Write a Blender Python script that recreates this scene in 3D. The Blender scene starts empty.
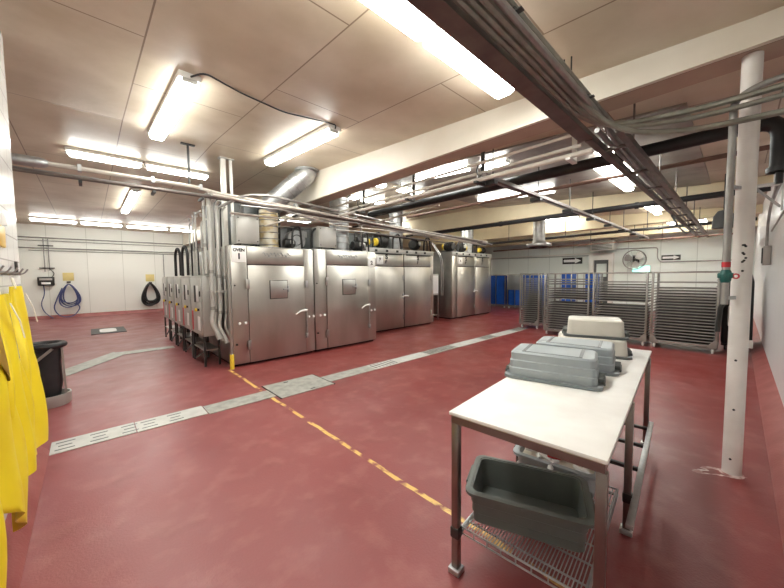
import bpy, bmesh, math, random
from mathutils import Vector, Matrix
random.seed(7)
S = bpy.context.scene
COL = S.collection
PI = math.pi

# ------------------------------------------------------------------ camera
EYE = 1.65
yaw, pitch, roll, FPX = 0.818343584, 0.0566243402, -0.00987724845, 323.567710
fw = Vector((math.cos(yaw)*math.cos(pitch), math.sin(yaw)*math.cos(pitch), -math.sin(pitch)))
r0 = Vector((math.sin(yaw), -math.cos(yaw), 0)); u0 = r0.cross(fw)
rt = r0*math.cos(roll) + u0*math.sin(roll); up = -r0*math.sin(roll) + u0*math.cos(roll)
cam = bpy.data.cameras.new('camera'); camo = bpy.data.objects.new('camera', cam); COL.objects.link(camo)
camo.matrix_world = Matrix(((rt.x, up.x, -fw.x, 0), (rt.y, up.y, -fw.y, 0), (rt.z, up.z, -fw.z, EYE), (0, 0, 0, 1)))
cam.sensor_width = 36; cam.lens = FPX/784*36; cam.clip_start = .02; cam.clip_end = 100
S.camera = camo
# ------------------------------------------------------------------ world and exposure
W = bpy.data.worlds.new('world'); S.world = W; W.use_nodes = True
W.node_tree.nodes['Background'].inputs[0].default_value = (.9, .95, 1, 1)
W.node_tree.nodes['Background'].inputs[1].default_value = .3
S.view_settings.view_transform = 'Standard'; S.view_settings.look = 'None'
S.view_settings.exposure = 1.65; S.view_settings.gamma = 1; S.view_settings.use_curve_mapping = False
LAMP = 11.0          # strength of every fluorescent lens

# ------------------------------------------------------------------ helpers
class MB:
    def __init__(s): s.v = []; s.f = []
    def add(s, vs, fs):
        o = len(s.v); s.v += [Vector(v) for v in vs]; s.f += [tuple(i+o for i in f) for f in fs]; return s
    def box(s, x0, x1, y0, y1, z0, z1, b=0):
        if x0 > x1: x0, x1 = x1, x0
        if y0 > y1: y0, y1 = y1, y0
        if z0 > z1: z0, z1 = z1, z0
        if b <= 0:
            return s.add([(x0,y0,z0),(x1,y0,z0),(x1,y1,z0),(x0,y1,z0),(x0,y0,z1),(x1,y0,z1),(x1,y1,z1),(x0,y1,z1)],
                [(0,3,2,1),(4,5,6,7),(0,1,5,4),(1,2,6,5),(2,3,7,6),(3,0,4,7)])
        bm = bmesh.new(); bmesh.ops.create_cube(bm, size=1)
        for v in bm.verts: v.co = Vector(((x0+x1)/2+v.co.x*(x1-x0), (y0+y1)/2+v.co.y*(y1-y0), (z0+z1)/2+v.co.z*(z1-z0)))
        b = min(b, .49*min(x1-x0, y1-y0, z1-z0))
        bmesh.ops.bevel(bm, geom=bm.edges[:], offset=b, segments=2, affect='EDGES', profile=.5)
        bm.verts.index_update()
        s.add([v.co.copy() for v in bm.verts], [[v.index for v in f.verts] for f in bm.faces]); bm.free(); return s
    def hexa(s, b, t):                                   # four bottom points and four top points
        return s.add(list(b)+list(t), [(3,2,1,0),(4,5,6,7),(0,1,5,4),(1,2,6,5),(2,3,7,6),(3,0,4,7)])
    def bar(s, a, b, w, h=None):                         # square bar between two points
        a, b = Vector(a), Vector(b); h = h or w; d = (b-a).normalized()
        q = Vector((0,0,1)) if abs(d.z) < .9 else Vector((1,0,0))
        i = d.cross(q).normalized()*w/2; j = i.cross(d).normalized()*h/2
        return s.hexa([a-i-j, a+i-j, a+i+j, a-i+j], [b-i-j, b+i-j, b+i+j, b-i+j])
    def tube(s, pts, r, n=8, fil=0, cap=True):
        P = [Vector(p) for p in pts]
        if fil and len(P) > 2:
            Q = [P[0]]
            for k in range(1, len(P)-1):
                a, b, c = P[k-1], P[k], P[k+1]
                l = min(fil, (a-b).length*.49, (c-b).length*.49)
                p, q = b+(a-b).normalized()*l, b+(c-b).normalized()*l
                for m in range(6):
                    t = m/5; Q.append(p*(1-t)**2 + b*2*t*(1-t) + q*t*t)
            P = Q+[P[-1]]
        if isinstance(r, (list, tuple)):
            R = []
            for k in range(len(P)):
                q = k/(len(P)-1)*(len(r)-1); i0 = min(int(q), len(r)-2); R.append(r[i0]+(r[i0+1]-r[i0])*(q-i0))
        else: R = [r]*len(P)
        vs, fs, prev = [], [], None
        for k, p in enumerate(P):
            d = (P[min(k+1, len(P)-1)]-P[max(k-1, 0)]).normalized()
            if prev is None:
                q = Vector((0,0,1)) if abs(d.z) < .9 else Vector((1,0,0)); i = d.cross(q).normalized()
            else:
                i = (prev - d*prev.dot(d)).normalized()
            prev = i; j = d.cross(i)
            for m in range(n):
                a = 2*PI*m/n; vs.append(p+(i*math.cos(a)+j*math.sin(a))*R[k])
        for k in range(len(P)-1):
            for m in range(n):
                m2 = (m+1) % n; fs.append((k*n+m, k*n+m2, (k+1)*n+m2, (k+1)*n+m))
        if cap: fs += [tuple(range(n))[::-1], tuple((len(P)-1)*n+m for m in range(n))]
        return s.add(vs, fs)
    def lathe(s, c, prof, n=20, axis='z', cap=True):      # prof: (radius, offset along the axis)
        c = Vector(c); vs, fs = [], []
        for r, h in prof:
            for m in range(n):
                a = 2*PI*m/n; x, y = r*math.cos(a), r*math.sin(a)
                vs.append(c + (Vector((x,y,h)) if axis == 'z' else Vector((h,x,y)) if axis == 'x' else Vector((x,h,y))))
        for k in range(len(prof)-1):
            for m in range(n):
                m2 = (m+1) % n; fs.append((k*n+m, k*n+m2, (k+1)*n+m2, (k+1)*n+m))
        if cap: fs += [tuple(range(n))[::-1], tuple((len(prof)-1)*n+m for m in range(n))]
        return s.add(vs, fs)
    def loft(s, rings, seg=4, cap0=True, cap1=True):      # rings: (z, half x, half y, corner radius[, cx, cy])
        vs, fs = [], []; n = 4*(seg+1)
        for g in rings:
            z, hx, hy, r = g[:4]; cx, cy = (g[4], g[5]) if len(g) > 4 else (0, 0)
            r = min(r, hx*.98, hy*.98)
            for q, (sx, sy) in enumerate(((1,1),(-1,1),(-1,-1),(1,-1))):
                for m in range(seg+1):
                    a = (q + m/seg)*PI/2
                    vs.append((cx+sx*(hx-r)+r*math.cos(a), cy+sy*(hy-r)+r*math.sin(a), z))
        for k in range(len(rings)-1):
            for m in range(n):
                m2 = (m+1) % n; fs.append((k*n+m, k*n+m2, (k+1)*n+m2, (k+1)*n+m))
        if cap0: fs.append(tuple(range(n))[::-1])
        if cap1: fs.append(tuple((len(rings)-1)*n+m for m in range(n)))
        return s.add(vs, fs)
    def torus(s, c, R, r, axis='z', n=24, m=8):
        pts = []
        for k in range(n+1):
            a = 2*PI*k/n; x, y = R*math.cos(a), R*math.sin(a)
            pts.append(Vector(c)+(Vector((x,y,0)) if axis == 'z' else Vector((0,x,y)) if axis == 'x' else Vector((x,0,y))))
        return s.tube(pts, r, m, cap=False)
    def build(s, name, mat, parent=None, smooth=None, world=False):
        me = bpy.data.meshes.new(name); off = Vector((0,0,0))
        if world and parent: off = ROOTLOC[parent.name]
        me.from_pydata([v-off for v in s.v], [], s.f); me.update()
        bm = bmesh.new(); bm.from_mesh(me); bmesh.ops.recalc_face_normals(bm, faces=bm.faces[:]); bm.to_mesh(me); bm.free()
        if smooth is None: smooth = 35
        if smooth:
            me.polygons.foreach_set('use_smooth', [True]*len(me.polygons))
            me.set_sharp_from_angle(angle=math.radians(smooth))
        if mat: me.materials.append(mat)
        o = bpy.data.objects.new(name, me); COL.objects.link(o)
        if parent: o.parent = parent
        return o
ROOTLOC = {}
def tag(o, label, cat, group=None, kind=None):
    if label: o['label'] = label
    if cat: o['category'] = cat
    if group: o['group'] = group
    if kind: o['kind'] = kind
    return o
def thing(name, label, cat, loc=(0,0,0), rz=0, group=None):
    o = bpy.data.objects.new(name, None); COL.objects.link(o); o.empty_display_size = .1
    o.location = loc; o.rotation_euler = (0, 0, rz); ROOTLOC[o.name] = Vector(loc)
    return tag(o, label, cat, group)
def copy_tree(o, parent=None):
    c = o.copy(); COL.objects.link(c)
    if parent: c.parent = parent
    for ch in list(o.children): copy_tree(ch, c)
    return c
def struct(o): o['kind'] = 'structure'; return o
def text_mesh(txt, size, mat, name, parent, M, extrude=.0015):
    cu = bpy.data.curves.new('lettering', 'FONT'); cu.body = txt; cu.size = size; cu.extrude = extrude; cu.offset = size*.05
    cu.align_x = 'CENTER'; cu.align_y = 'CENTER'
    t = bpy.data.objects.new('lettering', cu); COL.objects.link(t)
    me = bpy.data.meshes.new_from_object(t); bpy.data.objects.remove(t); bpy.data.curves.remove(cu)
    me.transform(M); me.materials.clear(); me.materials.append(mat); me.name = name
    o = bpy.data.objects.new(name, me); COL.objects.link(o); o.parent = parent; return o
# text lying on a wall that faces -Y / -X
def onY(x, y, z): return Matrix.Translation((x, y, z)) @ Matrix.Rotation(PI/2, 4, 'X')
def onX(x, y, z): return Matrix.Translation((x, y, z)) @ Matrix.Rotation(-PI/2, 4, 'Z') @ Matrix.Rotation(PI/2, 4, 'X')

def run(pts, r, m, label, group, name='conduit', fil=.1, coup=1.5, cm=None):
    P = [Vector(p) for p in pts]; t = thing(name, label, 'conduit', P[0], 0, group)
    MB().tube([p-P[0] for p in P], r, 8, fil=fil).build('pipe', m, t)
    for a, b in zip(P, P[1:]):
        L = (b-a).length; d = (b-a).normalized(); q = coup
        while q < L-.2 and coup:
            MB().tube([a-P[0]+d*(q-.035), a-P[0]+d*(q+.035)], r*1.28, 8).build('coupling', cm or m, t); q += coup*2
    return t
# ------------------------------------------------------------------ materials
def nodes(m): return m.node_tree.nodes, m.node_tree.links
def mat(name, c, rough=.5, metal=0, c2=None, scale=3, mix=(.35,.7), bump=0, bscale=60, stretch=(1,1,1), spec=.5, rvar=0):
    m = bpy.data.materials.new(name); m.use_nodes = True; N, L = nodes(m); b = N['Principled BSDF']
    b.inputs['Roughness'].default_value = rough; b.inputs['Metallic'].default_value = metal
    b.inputs['Specular IOR Level'].default_value = spec
    tc = N.new('ShaderNodeTexCoord'); mp = N.new('ShaderNodeMapping'); L.new(tc.outputs['Object'], mp.inputs[0])
    mp.inputs['Scale'].default_value = stretch
    nz = N.new('ShaderNodeTexNoise'); nz.inputs['Scale'].default_value = scale; nz.inputs['Detail'].default_value = 6
    L.new(mp.outputs[0], nz.inputs['Vector'])
    rp = N.new('ShaderNodeValToRGB'); L.new(nz.outputs[0], rp.inputs[0])
    c2 = c2 or tuple(x*.85 for x in c)
    rp.color_ramp.elements[0].position = mix[0]; rp.color_ramp.elements[1].position = mix[1]
    rp.color_ramp.elements[0].color = (*c, 1); rp.color_ramp.elements[1].color = (*c2, 1)
    L.new(rp.outputs[0], b.inputs['Base Color'])
    if rvar:
        mr = N.new('ShaderNodeMapRange'); L.new(nz.outputs[0], mr.inputs[0])
        mr.inputs[1].default_value = .3; mr.inputs[2].default_value = .7
        mr.inputs[3].default_value = rough-rvar; mr.inputs[4].default_value = rough+rvar
        L.new(mr.outputs[0], b.inputs['Roughness'])
    if bump:
        n2 = N.new('ShaderNodeTexNoise'); n2.inputs['Scale'].default_value = bscale; n2.inputs['Detail'].default_value = 3
        L.new(mp.outputs[0], n2.inputs['Vector'])
        bp = N.new('ShaderNodeBump'); bp.inputs['Strength'].default_value = bump; bp.inputs['Distance'].default_value = .01
        L.new(n2.outputs[0], bp.inputs['Height']); L.new(bp.outputs[0], b.inputs['Normal'])
    return m
def emis(name, c, s):
    m = bpy.data.materials.new(name); m.use_nodes = True; N, L = nodes(m); b = N['Principled BSDF']
    b.inputs['Base Color'].default_value = (.8,.8,.8,1)
    b.inputs['Emission Color'].default_value = (*c, 1); b.inputs['Emission Strength'].default_value = s
    return m
M = {}
M['steel'] = mat('brushed_stainless', (.54,.515,.47), .33, 1, (.44,.42,.375), 2.2, stretch=(1,1,.35), rvar=.04)
M['table_steel'] = mat('table_stainless', (.28,.26,.235), .30, 1, (.22,.20,.18), 5)
M['rack_steel'] = mat('rack_steel', (.33,.32,.30), .42, .8, (.25,.24,.22), 6)
M['tray_edge'] = mat('tray_edge_metal', (.29,.29,.27), .45, .35, (.22,.22,.205), 6)
M['tray_mesh_shaded'] = mat('tray_mesh_gap_shade', (.02,.02,.019), .6)  # near black: shade in the gaps between trays painted into mesh and runners
M['steel2'] = mat('dull_stainless', (.50,.49,.46), .38, 1, (.40,.39,.37), 3)
M['galv'] = mat('galvanised_steel', (.52,.53,.53), .42, .85, (.40,.41,.42), 14, rvar=.06)
M['conduit'] = mat('grey_conduit', (.40,.39,.37), .42, .7, (.28,.27,.26), 6)
M['conduit_pale'] = mat('pale_painted_conduit', (.62,.58,.52), .45, .25, (.50,.45,.40), 5)
M['olive'] = mat('dull_olive_conduit', (.30,.30,.26), .38, .6, (.20,.20,.17), 7)
M['brownchan'] = mat('brown_strut_channel', (.17,.145,.13), .45, .5, (.11,.09,.085), 5)
M['browniron'] = mat('brown_painted_iron', (.16,.085,.06), .55, 0, (.11,.06,.045), 3)
M['black'] = mat('black_rubber', (.012,.012,.013), .45, 0, (.02,.02,.021), 8)
M['blackpipe'] = mat('black_insulation', (.008,.008,.009), .55, 0, (.014,.014,.014), 6)
M['darkmetal'] = mat('dark_metal', (.06,.058,.055), .45, .6, (.035,.034,.033), 6)
M['pipe_grey'] = mat('pale_grey_pipe', (.60,.60,.57), .42, .3, (.50,.50,.47), 5)
M['white'] = mat('white_paint', (.80,.79,.75), .45, 0, (.70,.68,.62), 2)
M['cream'] = mat('cream_beam_paint', (.74,.69,.60), .5, 0, (.66,.60,.50), 1.5)
M['cream_yellow_lit'] = mat('yellow_lit_beam_paint', (.72,.62,.42), .5, 0, (.62,.52,.34), 1.2)  # beam paint with the yellow light on the far beams put into its colour
M['columnpaint'] = mat('chipped_white_paint', (.80,.77,.73), .4, 0, (.70,.66,.62), 5, bump=.1, bscale=20)
M['plastic_white'] = mat('white_polyethylene', (.84,.82,.78), .5, 0, (.76,.73,.69), 5, bump=.06, bscale=40, rvar=.06)
M['tote'] = mat('grey_tote_plastic', (.33,.37,.385), .42, 0, (.28,.315,.33), 4, bump=.05)
M['tote_cream'] = mat('cream_tote_plastic', (.66,.63,.56), .42, 0, (.58,.55,.48), 4, bump=.05)
M['tote_rim_shaded'] = mat('grey_tote_rim_shaded', (.20,.225,.235), .42, 0, (.17,.19,.20), 4)  # same plastic as the tote, darkened to paint the shadow on the rim
M['tote_dark'] = mat('dark_grey_tote_plastic', (.115,.128,.115), .45, 0, (.095,.105,.097), 4, bump=.05)
M['yellow'] = mat('yellow_pvc', (.88,.70,.02), .38, 0, (.80,.60,.015), 3, bump=.15, bscale=14)
M['yellow_in'] = mat('amber_pvc_lining', (.30,.17,.012), .45, 0, (.24,.13,.01), 3)
M['cloth'] = mat('white_cotton_strap', (.80,.76,.66), .8, 0, (.70,.66,.56), 10)
M['yellow_paint'] = mat('yellow_paint', (.85,.62,.05), .45)
M['amber'] = mat('amber_plastic', (.75,.48,.06), .35)
M['paleyellow'] = mat('pale_yellow_sign', (.82,.68,.28), .5)
M['red'] = mat('red_plastic', (.55,.03,.04), .4)
M['redlabel'] = mat('red_label', (.70,.08,.10), .45)
M['green'] = mat('green_valve_paint', (.01,.10,.085), .4)
M['blue'] = mat('blue_plastic', (.01,.10,.48), .4, 0, (.008,.07,.36), 3)
M['bluehose'] = mat('blue_grey_hose', (.07,.085,.22), .45, 0, (.05,.06,.16), 8)
M['paper'] = mat('white_label', (.85,.85,.83), .5, 0, (.82,.82,.80), 3)
M['ink'] = mat('black_ink', (.012,.012,.012), .5)
M['panelgrey'] = mat('grey_enamel', (.47,.46,.43), .38, .35, (.40,.39,.36), 3)
M['boxgrey'] = mat('pale_grey_enamel', (.55,.55,.52), .4, .3, (.46,.46,.43), 4)
M['wood_brown'] = mat('tan_duct_jacket', (.66,.62,.52), .5, .25, (.58,.45,.24), 5, mix=(.42,.58))
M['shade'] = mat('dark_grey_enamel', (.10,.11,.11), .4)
M['wall_back'] = mat('white_wall_paint', (.82,.82,.77), .4, 0, (.77,.77,.70), .8)
M['lamp'] = emis('fluorescent_lens', (.985, 1, .945), LAMP)
M['cyan'] = emis('lit_green_sign', (.25, 1, .80), .6)
M['ceil_grey'] = mat('grey_metal_ceiling_sheet', (.36,.335,.30), .45, .3, (.25,.23,.20), 2.2, mix=(.4,.62))
M['far_panel'] = mat('pale_green_panel', (.72,.80,.76), .4, 0, (.66,.75,.71), 1)
M['stain'] = mat('white_mineral_stain', (.64,.50,.46), .5, 0, (.34,.14,.13), 14, mix=(.4,.6))

def floor_mat():
    m = bpy.data.materials.new('red_epoxy_floor'); m.use_nodes = True; N, L = nodes(m); b = N['Principled BSDF']
    tc = N.new('ShaderNodeTexCoord'); sx = N.new('ShaderNodeSeparateXYZ'); L.new(tc.outputs['Object'], sx.inputs[0])
    def noise(sc, det=5, v=None):
        n = N.new('ShaderNodeTexNoise'); n.inputs['Scale'].default_value = sc; n.inputs['Detail'].default_value = det
        L.new(v or tc.outputs['Object'], n.inputs['Vector']); return n
    def ramp(i, p0, c0, p1, c1):
        r = N.new('ShaderNodeValToRGB'); L.new(i, r.inputs[0]); e = r.color_ramp.elements
        e[0].position = p0; e[0].color = (*c0,1); e[1].position = p1; e[1].color = (*c1,1); return r
    def math_(op, a, bb, clamp=False):
        n = N.new('ShaderNodeMath'); n.operation = op; n.use_clamp = clamp
        for i, q in enumerate((a, bb)):
            if isinstance(q, (int, float)): n.inputs[i].default_value = q
            else: L.new(q, n.inputs[i])
        return n.outputs[0]
    def mixc(f, a, bb):
        n = N.new('ShaderNodeMix'); n.data_type = 'RGBA'; L.new(f, n.inputs[0])
        for i, q in ((6, a), (7, bb)):
            if isinstance(q, tuple): n.inputs[i].default_value = (*q, 1)
            else: L.new(q, n.inputs[i])
        return n.outputs[2]
    big = ramp(noise(.9).outputs[0], .32, (.175,.018,.016), .70, (.225,.038,.034))
    sm = ramp(noise(4.5, 8).outputs[0], .50, (0,0,0), .74, (1,1,1))
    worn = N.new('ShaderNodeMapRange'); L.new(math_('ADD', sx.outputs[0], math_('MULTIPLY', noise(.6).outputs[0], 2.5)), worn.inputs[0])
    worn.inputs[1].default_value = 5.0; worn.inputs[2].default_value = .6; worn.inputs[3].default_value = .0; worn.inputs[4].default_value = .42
    col = mixc(worn.outputs[0], big.outputs[0], (.38,.145,.155))  # pale wear, plus the grazing light's pink sheen put into the colour
    col = mixc(math_('MULTIPLY', sm.outputs[0], .26), col, (.46,.20,.18))
    dk = ramp(noise(2.3, 7).outputs[0], .60, (0,0,0), .72, (1,1,1))
    col = mixc(math_('MULTIPLY', dk.outputs[0], .45), col, (.17,.035,.032))
    # worn yellow line along Y at X = 1.76, from the oven corner towards the table
    wob = math_('MULTIPLY', math_('SUBTRACT', noise(3, 3).outputs[0], .5), .05)
    dx = math_('ABSOLUTE', math_('SUBTRACT', math_('ADD', sx.outputs[0], wob), 1.762), 0)
    inl = math_('LESS_THAN', dx, .021)
    inl = math_('MULTIPLY', inl, math_('LESS_THAN', sx.outputs[1], 6.15))
    inl = math_('MULTIPLY', inl, math_('GREATER_THAN', sx.outputs[1], .35))
    wear = ramp(noise(7, 4).outputs[0], .38, (0,0,0), .50, (1,1,1))
    col = mixc(math_('MULTIPLY', inl, wear.outputs[0]), col, (.72,.46,.13))
    L.new(col, b.inputs['Base Color'])
    rr = ramp(noise(2.0, 5).outputs[0], .3, (.30,.30,.30), .7, (.46,.46,.46)); L.new(rr.outputs[0], b.inputs['Roughness'])
    bp = N.new('ShaderNodeBump'); bp.inputs['Strength'].default_value = .30; bp.inputs['Distance'].default_value = .004
    L.new(noise(70, 3).outputs[0], bp.inputs['Height']); L.new(bp.outputs[0], b.inputs['Normal'])
    return m
def ceil_mat():
    m = bpy.data.materials.new('ceiling_boards'); m.use_nodes = True; N, L = nodes(m); b = N['Principled BSDF']
    tc = N.new('ShaderNodeTexCoord'); mp = N.new('ShaderNodeMapping'); L.new(tc.outputs['Object'], mp.inputs[0])
    mp.inputs['Rotation'].default_value = (0, 0, PI/2); mp.inputs['Location'].default_value = (-1.29, -.45, 0)
    br = N.new('ShaderNodeTexBrick'); L.new(mp.outputs[0], br.inputs['Vector'])
    br.inputs['Scale'].default_value = 1; br.inputs['Brick Width'].default_value = 2.42; br.inputs['Row Height'].default_value = 1.15
    br.inputs['Mortar Size'].default_value = .0075; br.inputs['Mortar Smooth'].default_value = .2; br.offset = .43
    br.inputs['Color1'].default_value = (.66,.585,.465,1); br.inputs['Color2'].default_value = (.63,.555,.44,1)
    br.inputs['Mortar'].default_value = (.27,.20,.14,1)
    nz = N.new('ShaderNodeTexNoise'); nz.inputs['Scale'].default_value = 1.2; nz.inputs['Detail'].default_value = 7
    L.new(tc.outputs['Object'], nz.inputs['Vector'])
    r = N.new('ShaderNodeValToRGB'); L.new(nz.outputs[0], r.inputs[0]); e = r.color_ramp.elements
    e[0].position = .35; e[0].color = (1,1,1,1); e[1].position = .75; e[1].color = (.64,.57,.48,1)
    mx = N.new('ShaderNodeMix'); mx.data_type = 'RGBA'; mx.blend_type = 'MULTIPLY'; mx.inputs[0].default_value = .8
    L.new(br.outputs[0], mx.inputs[6]); L.new(r.outputs[0], mx.inputs[7]); L.new(mx.outputs[2], b.inputs['Base Color'])
    b.inputs['Roughness'].default_value = .42
    n2 = N.new('ShaderNodeTexNoise'); n2.inputs['Scale'].default_value = 5; L.new(tc.outputs['Object'], n2.inputs['Vector'])
    bp = N.new('ShaderNodeBump'); bp.inputs['Strength'].default_value = .25; bp.inputs['Distance'].default_value = .02
    L.new(n2.outputs[0], bp.inputs['Height']); L.new(bp.outputs[0], b.inputs['Normal'])
    return m
def grid_mat(name, c, line, w, h, mortar, rough, axis, off=0):
    """panels or tiles on a wall; axis 'x': the wall's normal is X, 'y': it is Y"""
    m = bpy.data.materials.new(name); m.use_nodes = True; N, L = nodes(m); b = N['Principled BSDF']
    tc = N.new('ShaderNodeTexCoord'); sp = N.new('ShaderNodeSeparateXYZ'); cb = N.new('ShaderNodeCombineXYZ')
    L.new(tc.outputs['Object'], sp.inputs[0]); L.new(sp.outputs[1 if axis == 'x' else 0], cb.inputs[0]); L.new(sp.outputs[2], cb.inputs[1])
    br = N.new('ShaderNodeTexBrick'); L.new(cb.outputs[0], br.inputs['Vector'])
    br.inputs['Scale'].default_value = 1; br.inputs['Brick Width'].default_value = w; br.inputs['Row Height'].default_value = h
    br.inputs['Mortar Size'].default_value = mortar; br.inputs['Mortar Smooth'].default_value = .3; br.offset = off
    br.inputs['Color1'].default_value = (*c,1); br.inputs['Color2'].default_value = (*[x*.97 for x in c],1); br.inputs['Mortar'].default_value = (*line,1)
    L.new(br.outputs[0], b.inputs['Base Color']); b.inputs['Roughness'].default_value = rough
    bp = N.new('ShaderNodeBump'); bp.inputs['Strength'].default_value = .4; bp.inputs['Distance'].default_value = .004; bp.invert = True
    L.new(br.outputs['Fac'], bp.inputs['Height']); L.new(bp.outputs[0], b.inputs['Normal'])
    return m
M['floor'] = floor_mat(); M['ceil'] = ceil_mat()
M['tiles'] = grid_mat('white_glazed_tiles', (.82,.82,.79), (.50,.49,.46), .30, .20, .006, .16, 'x')
M['frp'] = grid_mat('white_ribbed_panel', (.74,.74,.74), (.52,.51,.52), .16, 6, .010, .32, 'y')
M['wallb'] = grid_mat('white_board_wall', (.80,.80,.74), (.60,.60,.54), 1.2, 6, .012, .4, 'y')
M['wallf'] = grid_mat('pale_green_board_wall', (.80,.86,.82), (.58,.63,.60), 1.15, 6, .014, .4, 'x')
M['curb'] = mat('red_epoxy_curb', (.34,.11,.10), .42, 0, (.25,.06,.055), 4, bump=.2)

# ------------------------------------------------------------------ setting
def zc(y): return 3.5 + .06*min(max(y, 0), 6)
XF, YB, YR, XL = 18.0, 19.5, -.40, -.45
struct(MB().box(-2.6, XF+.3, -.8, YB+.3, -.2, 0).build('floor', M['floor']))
c = MB(); ys = [-.8, 0, 6, YB+.3]; n = len(ys)
vs = [(x, y, zc(y)+dz) for dz in (0, .2) for y in ys for x in (-2.6, XF+.3)]
fs = []
for k in range(n-1):
    fs += [(2*k, 2*k+1, 2*k+3, 2*k+2), (2*n+2*k, 2*n+2*k+2, 2*n+2*k+3, 2*n+2*k+1), (2*k, 2*k+2, 2*n+2*k+2, 2*n+2*k), (2*k+1, 2*n+2*k+1, 2*n+2*k+3, 2*k+3)]
fs += [(0, 2*n, 2*n+1, 1), (2*n-2, 2*n-1, 4*n-1, 4*n-2)]
struct(c.add(vs, fs).build('ceiling', M['ceil'], smooth=0))
struct(MB().box(XL-.25, XL, -.8, 4.45, 0, 3.9).build('wall_left', M['tiles'], smooth=0))
struct(MB().box(-2.2, XL-.25, 4.25, 4.45, 0, 4.0).build('wall_left_return', M['wallb'], smooth=0))
struct(MB().box(-2.4, -2.2, 4.25, YB, 0, 4.0).build('wall_west', M['wallb'], smooth=0))
struct(MB().box(-2.4, XF, YB, YB+.2, 0, 4.0).build('wall_back', M['wallb'], smooth=0))
struct(MB().box(XL, XF, YR-.2, YR, 0, 3.75).build('wall_right', M['frp'], smooth=0))
struct(MB().box(XF, XF+.2, -.6, YB, 0, 4.0).build('wall_far', M['wallf'], smooth=0))
def prism(name, prof, a, b, axis, m):                # prof in (across, z), run along axis
    g = MB(); k = len(prof); pt = (lambda p, t: (t, p[0], p[1])) if axis == 'x' else (lambda p, t: (p[0], t, p[1]))
    vs = [pt(p, a) for p in prof]+[pt(p, b) for p in prof]
    fs = [tuple(range(k)), tuple(range(k, 2*k))]+[(i, (i+1) % k, k+(i+1) % k, k+i) for i in range(k)]
    return struct(g.add(vs, fs).build(name, m))
prism('baseboard_right', [(YR,0),(YR+.16,0),(YR+.145,.035),(YR+.05,.11),(YR,.15)], XL+.1, XF, 'x', M['curb'])
prism('baseboard_left', [(XL,0),(XL+.105,0),(XL+.09,.03),(XL+.02,.10),(XL,.14)], YR+.16, 4.45, 'y', M['curb'])
prism('baseboard_back', [(YB,0),(YB-.14,0),(YB-.12,.05),(YB-.02,.12),(YB,.14)], -2.2, XF, 'x', M['curb'])
# beams across the room
def beam(name, x0, x1, zb, m, soff=None):
    g = MB()
    for a, b in ((YR, 0), (0, 6), (6, YB)):
        g.hexa([(x0,a,zb),(x1,a,zb),(x1,b,zb),(x0,b,zb)], [(x0,a,zc(a)+.03),(x1,a,zc(a)+.03),(x1,b,zc(b)+.03),(x0,b,zc(b)+.03)])
    struct(g.build(name, m, smooth=0))
beam('ceiling_beam', 3.62, 3.98, 3.32, M['cream'])
struct(MB().box(3.60, 3.65, YR, YB, 3.29, 3.318).build('trim_1', M['cream'], smooth=0))
struct(MB().box(3.651, 3.675, YR, YB, 3.298, 3.319).build('trim_4', M['browniron'], smooth=0))
struct(MB().box(3.68, 3.97, YR, YB, 3.305, 3.319).build('trim_5', mat('shaded_soffit', (.46,.34,.26), .5), smooth=0))  # soffit toned tan: the shading under the beam is put into the colour
struct(MB().box(3.985, 4.01, YR, YB, 3.33, 3.37).build('trim_2', M['browniron'], smooth=0))
beam('ceiling_beam', 9.60, 9.95, 3.33, M['cream_yellow_lit'])
beam('ceiling_beam', 13.5, 13.85, 3.28, M['cream_yellow_lit'])
beam('ceiling_beam', 16.6, 16.95, 3.22, M['cream_yellow_lit'])
# grey sheet ceiling between the first two beams, in panels
for k, (x0, x1) in enumerate(((4.9, 6.45), (6.47, 7.95), (7.97, 9.58))):
    y0, y1 = .45, 5.6
    struct(MB().hexa([(x0,y0,zc(y0)-.03),(x1,y0,zc(y0)-.03),(x1,y1,zc(y1)-.03),(x0,y1,zc(y1)-.03)],
                     [(x0,y0,zc(y0)-.002),(x1,y0,zc(y0)-.002),(x1,y1,zc(y1)-.002),(x0,y1,zc(y1)-.002)]).build('ceiling_sheet', M['ceil_grey'], smooth=0))

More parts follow.
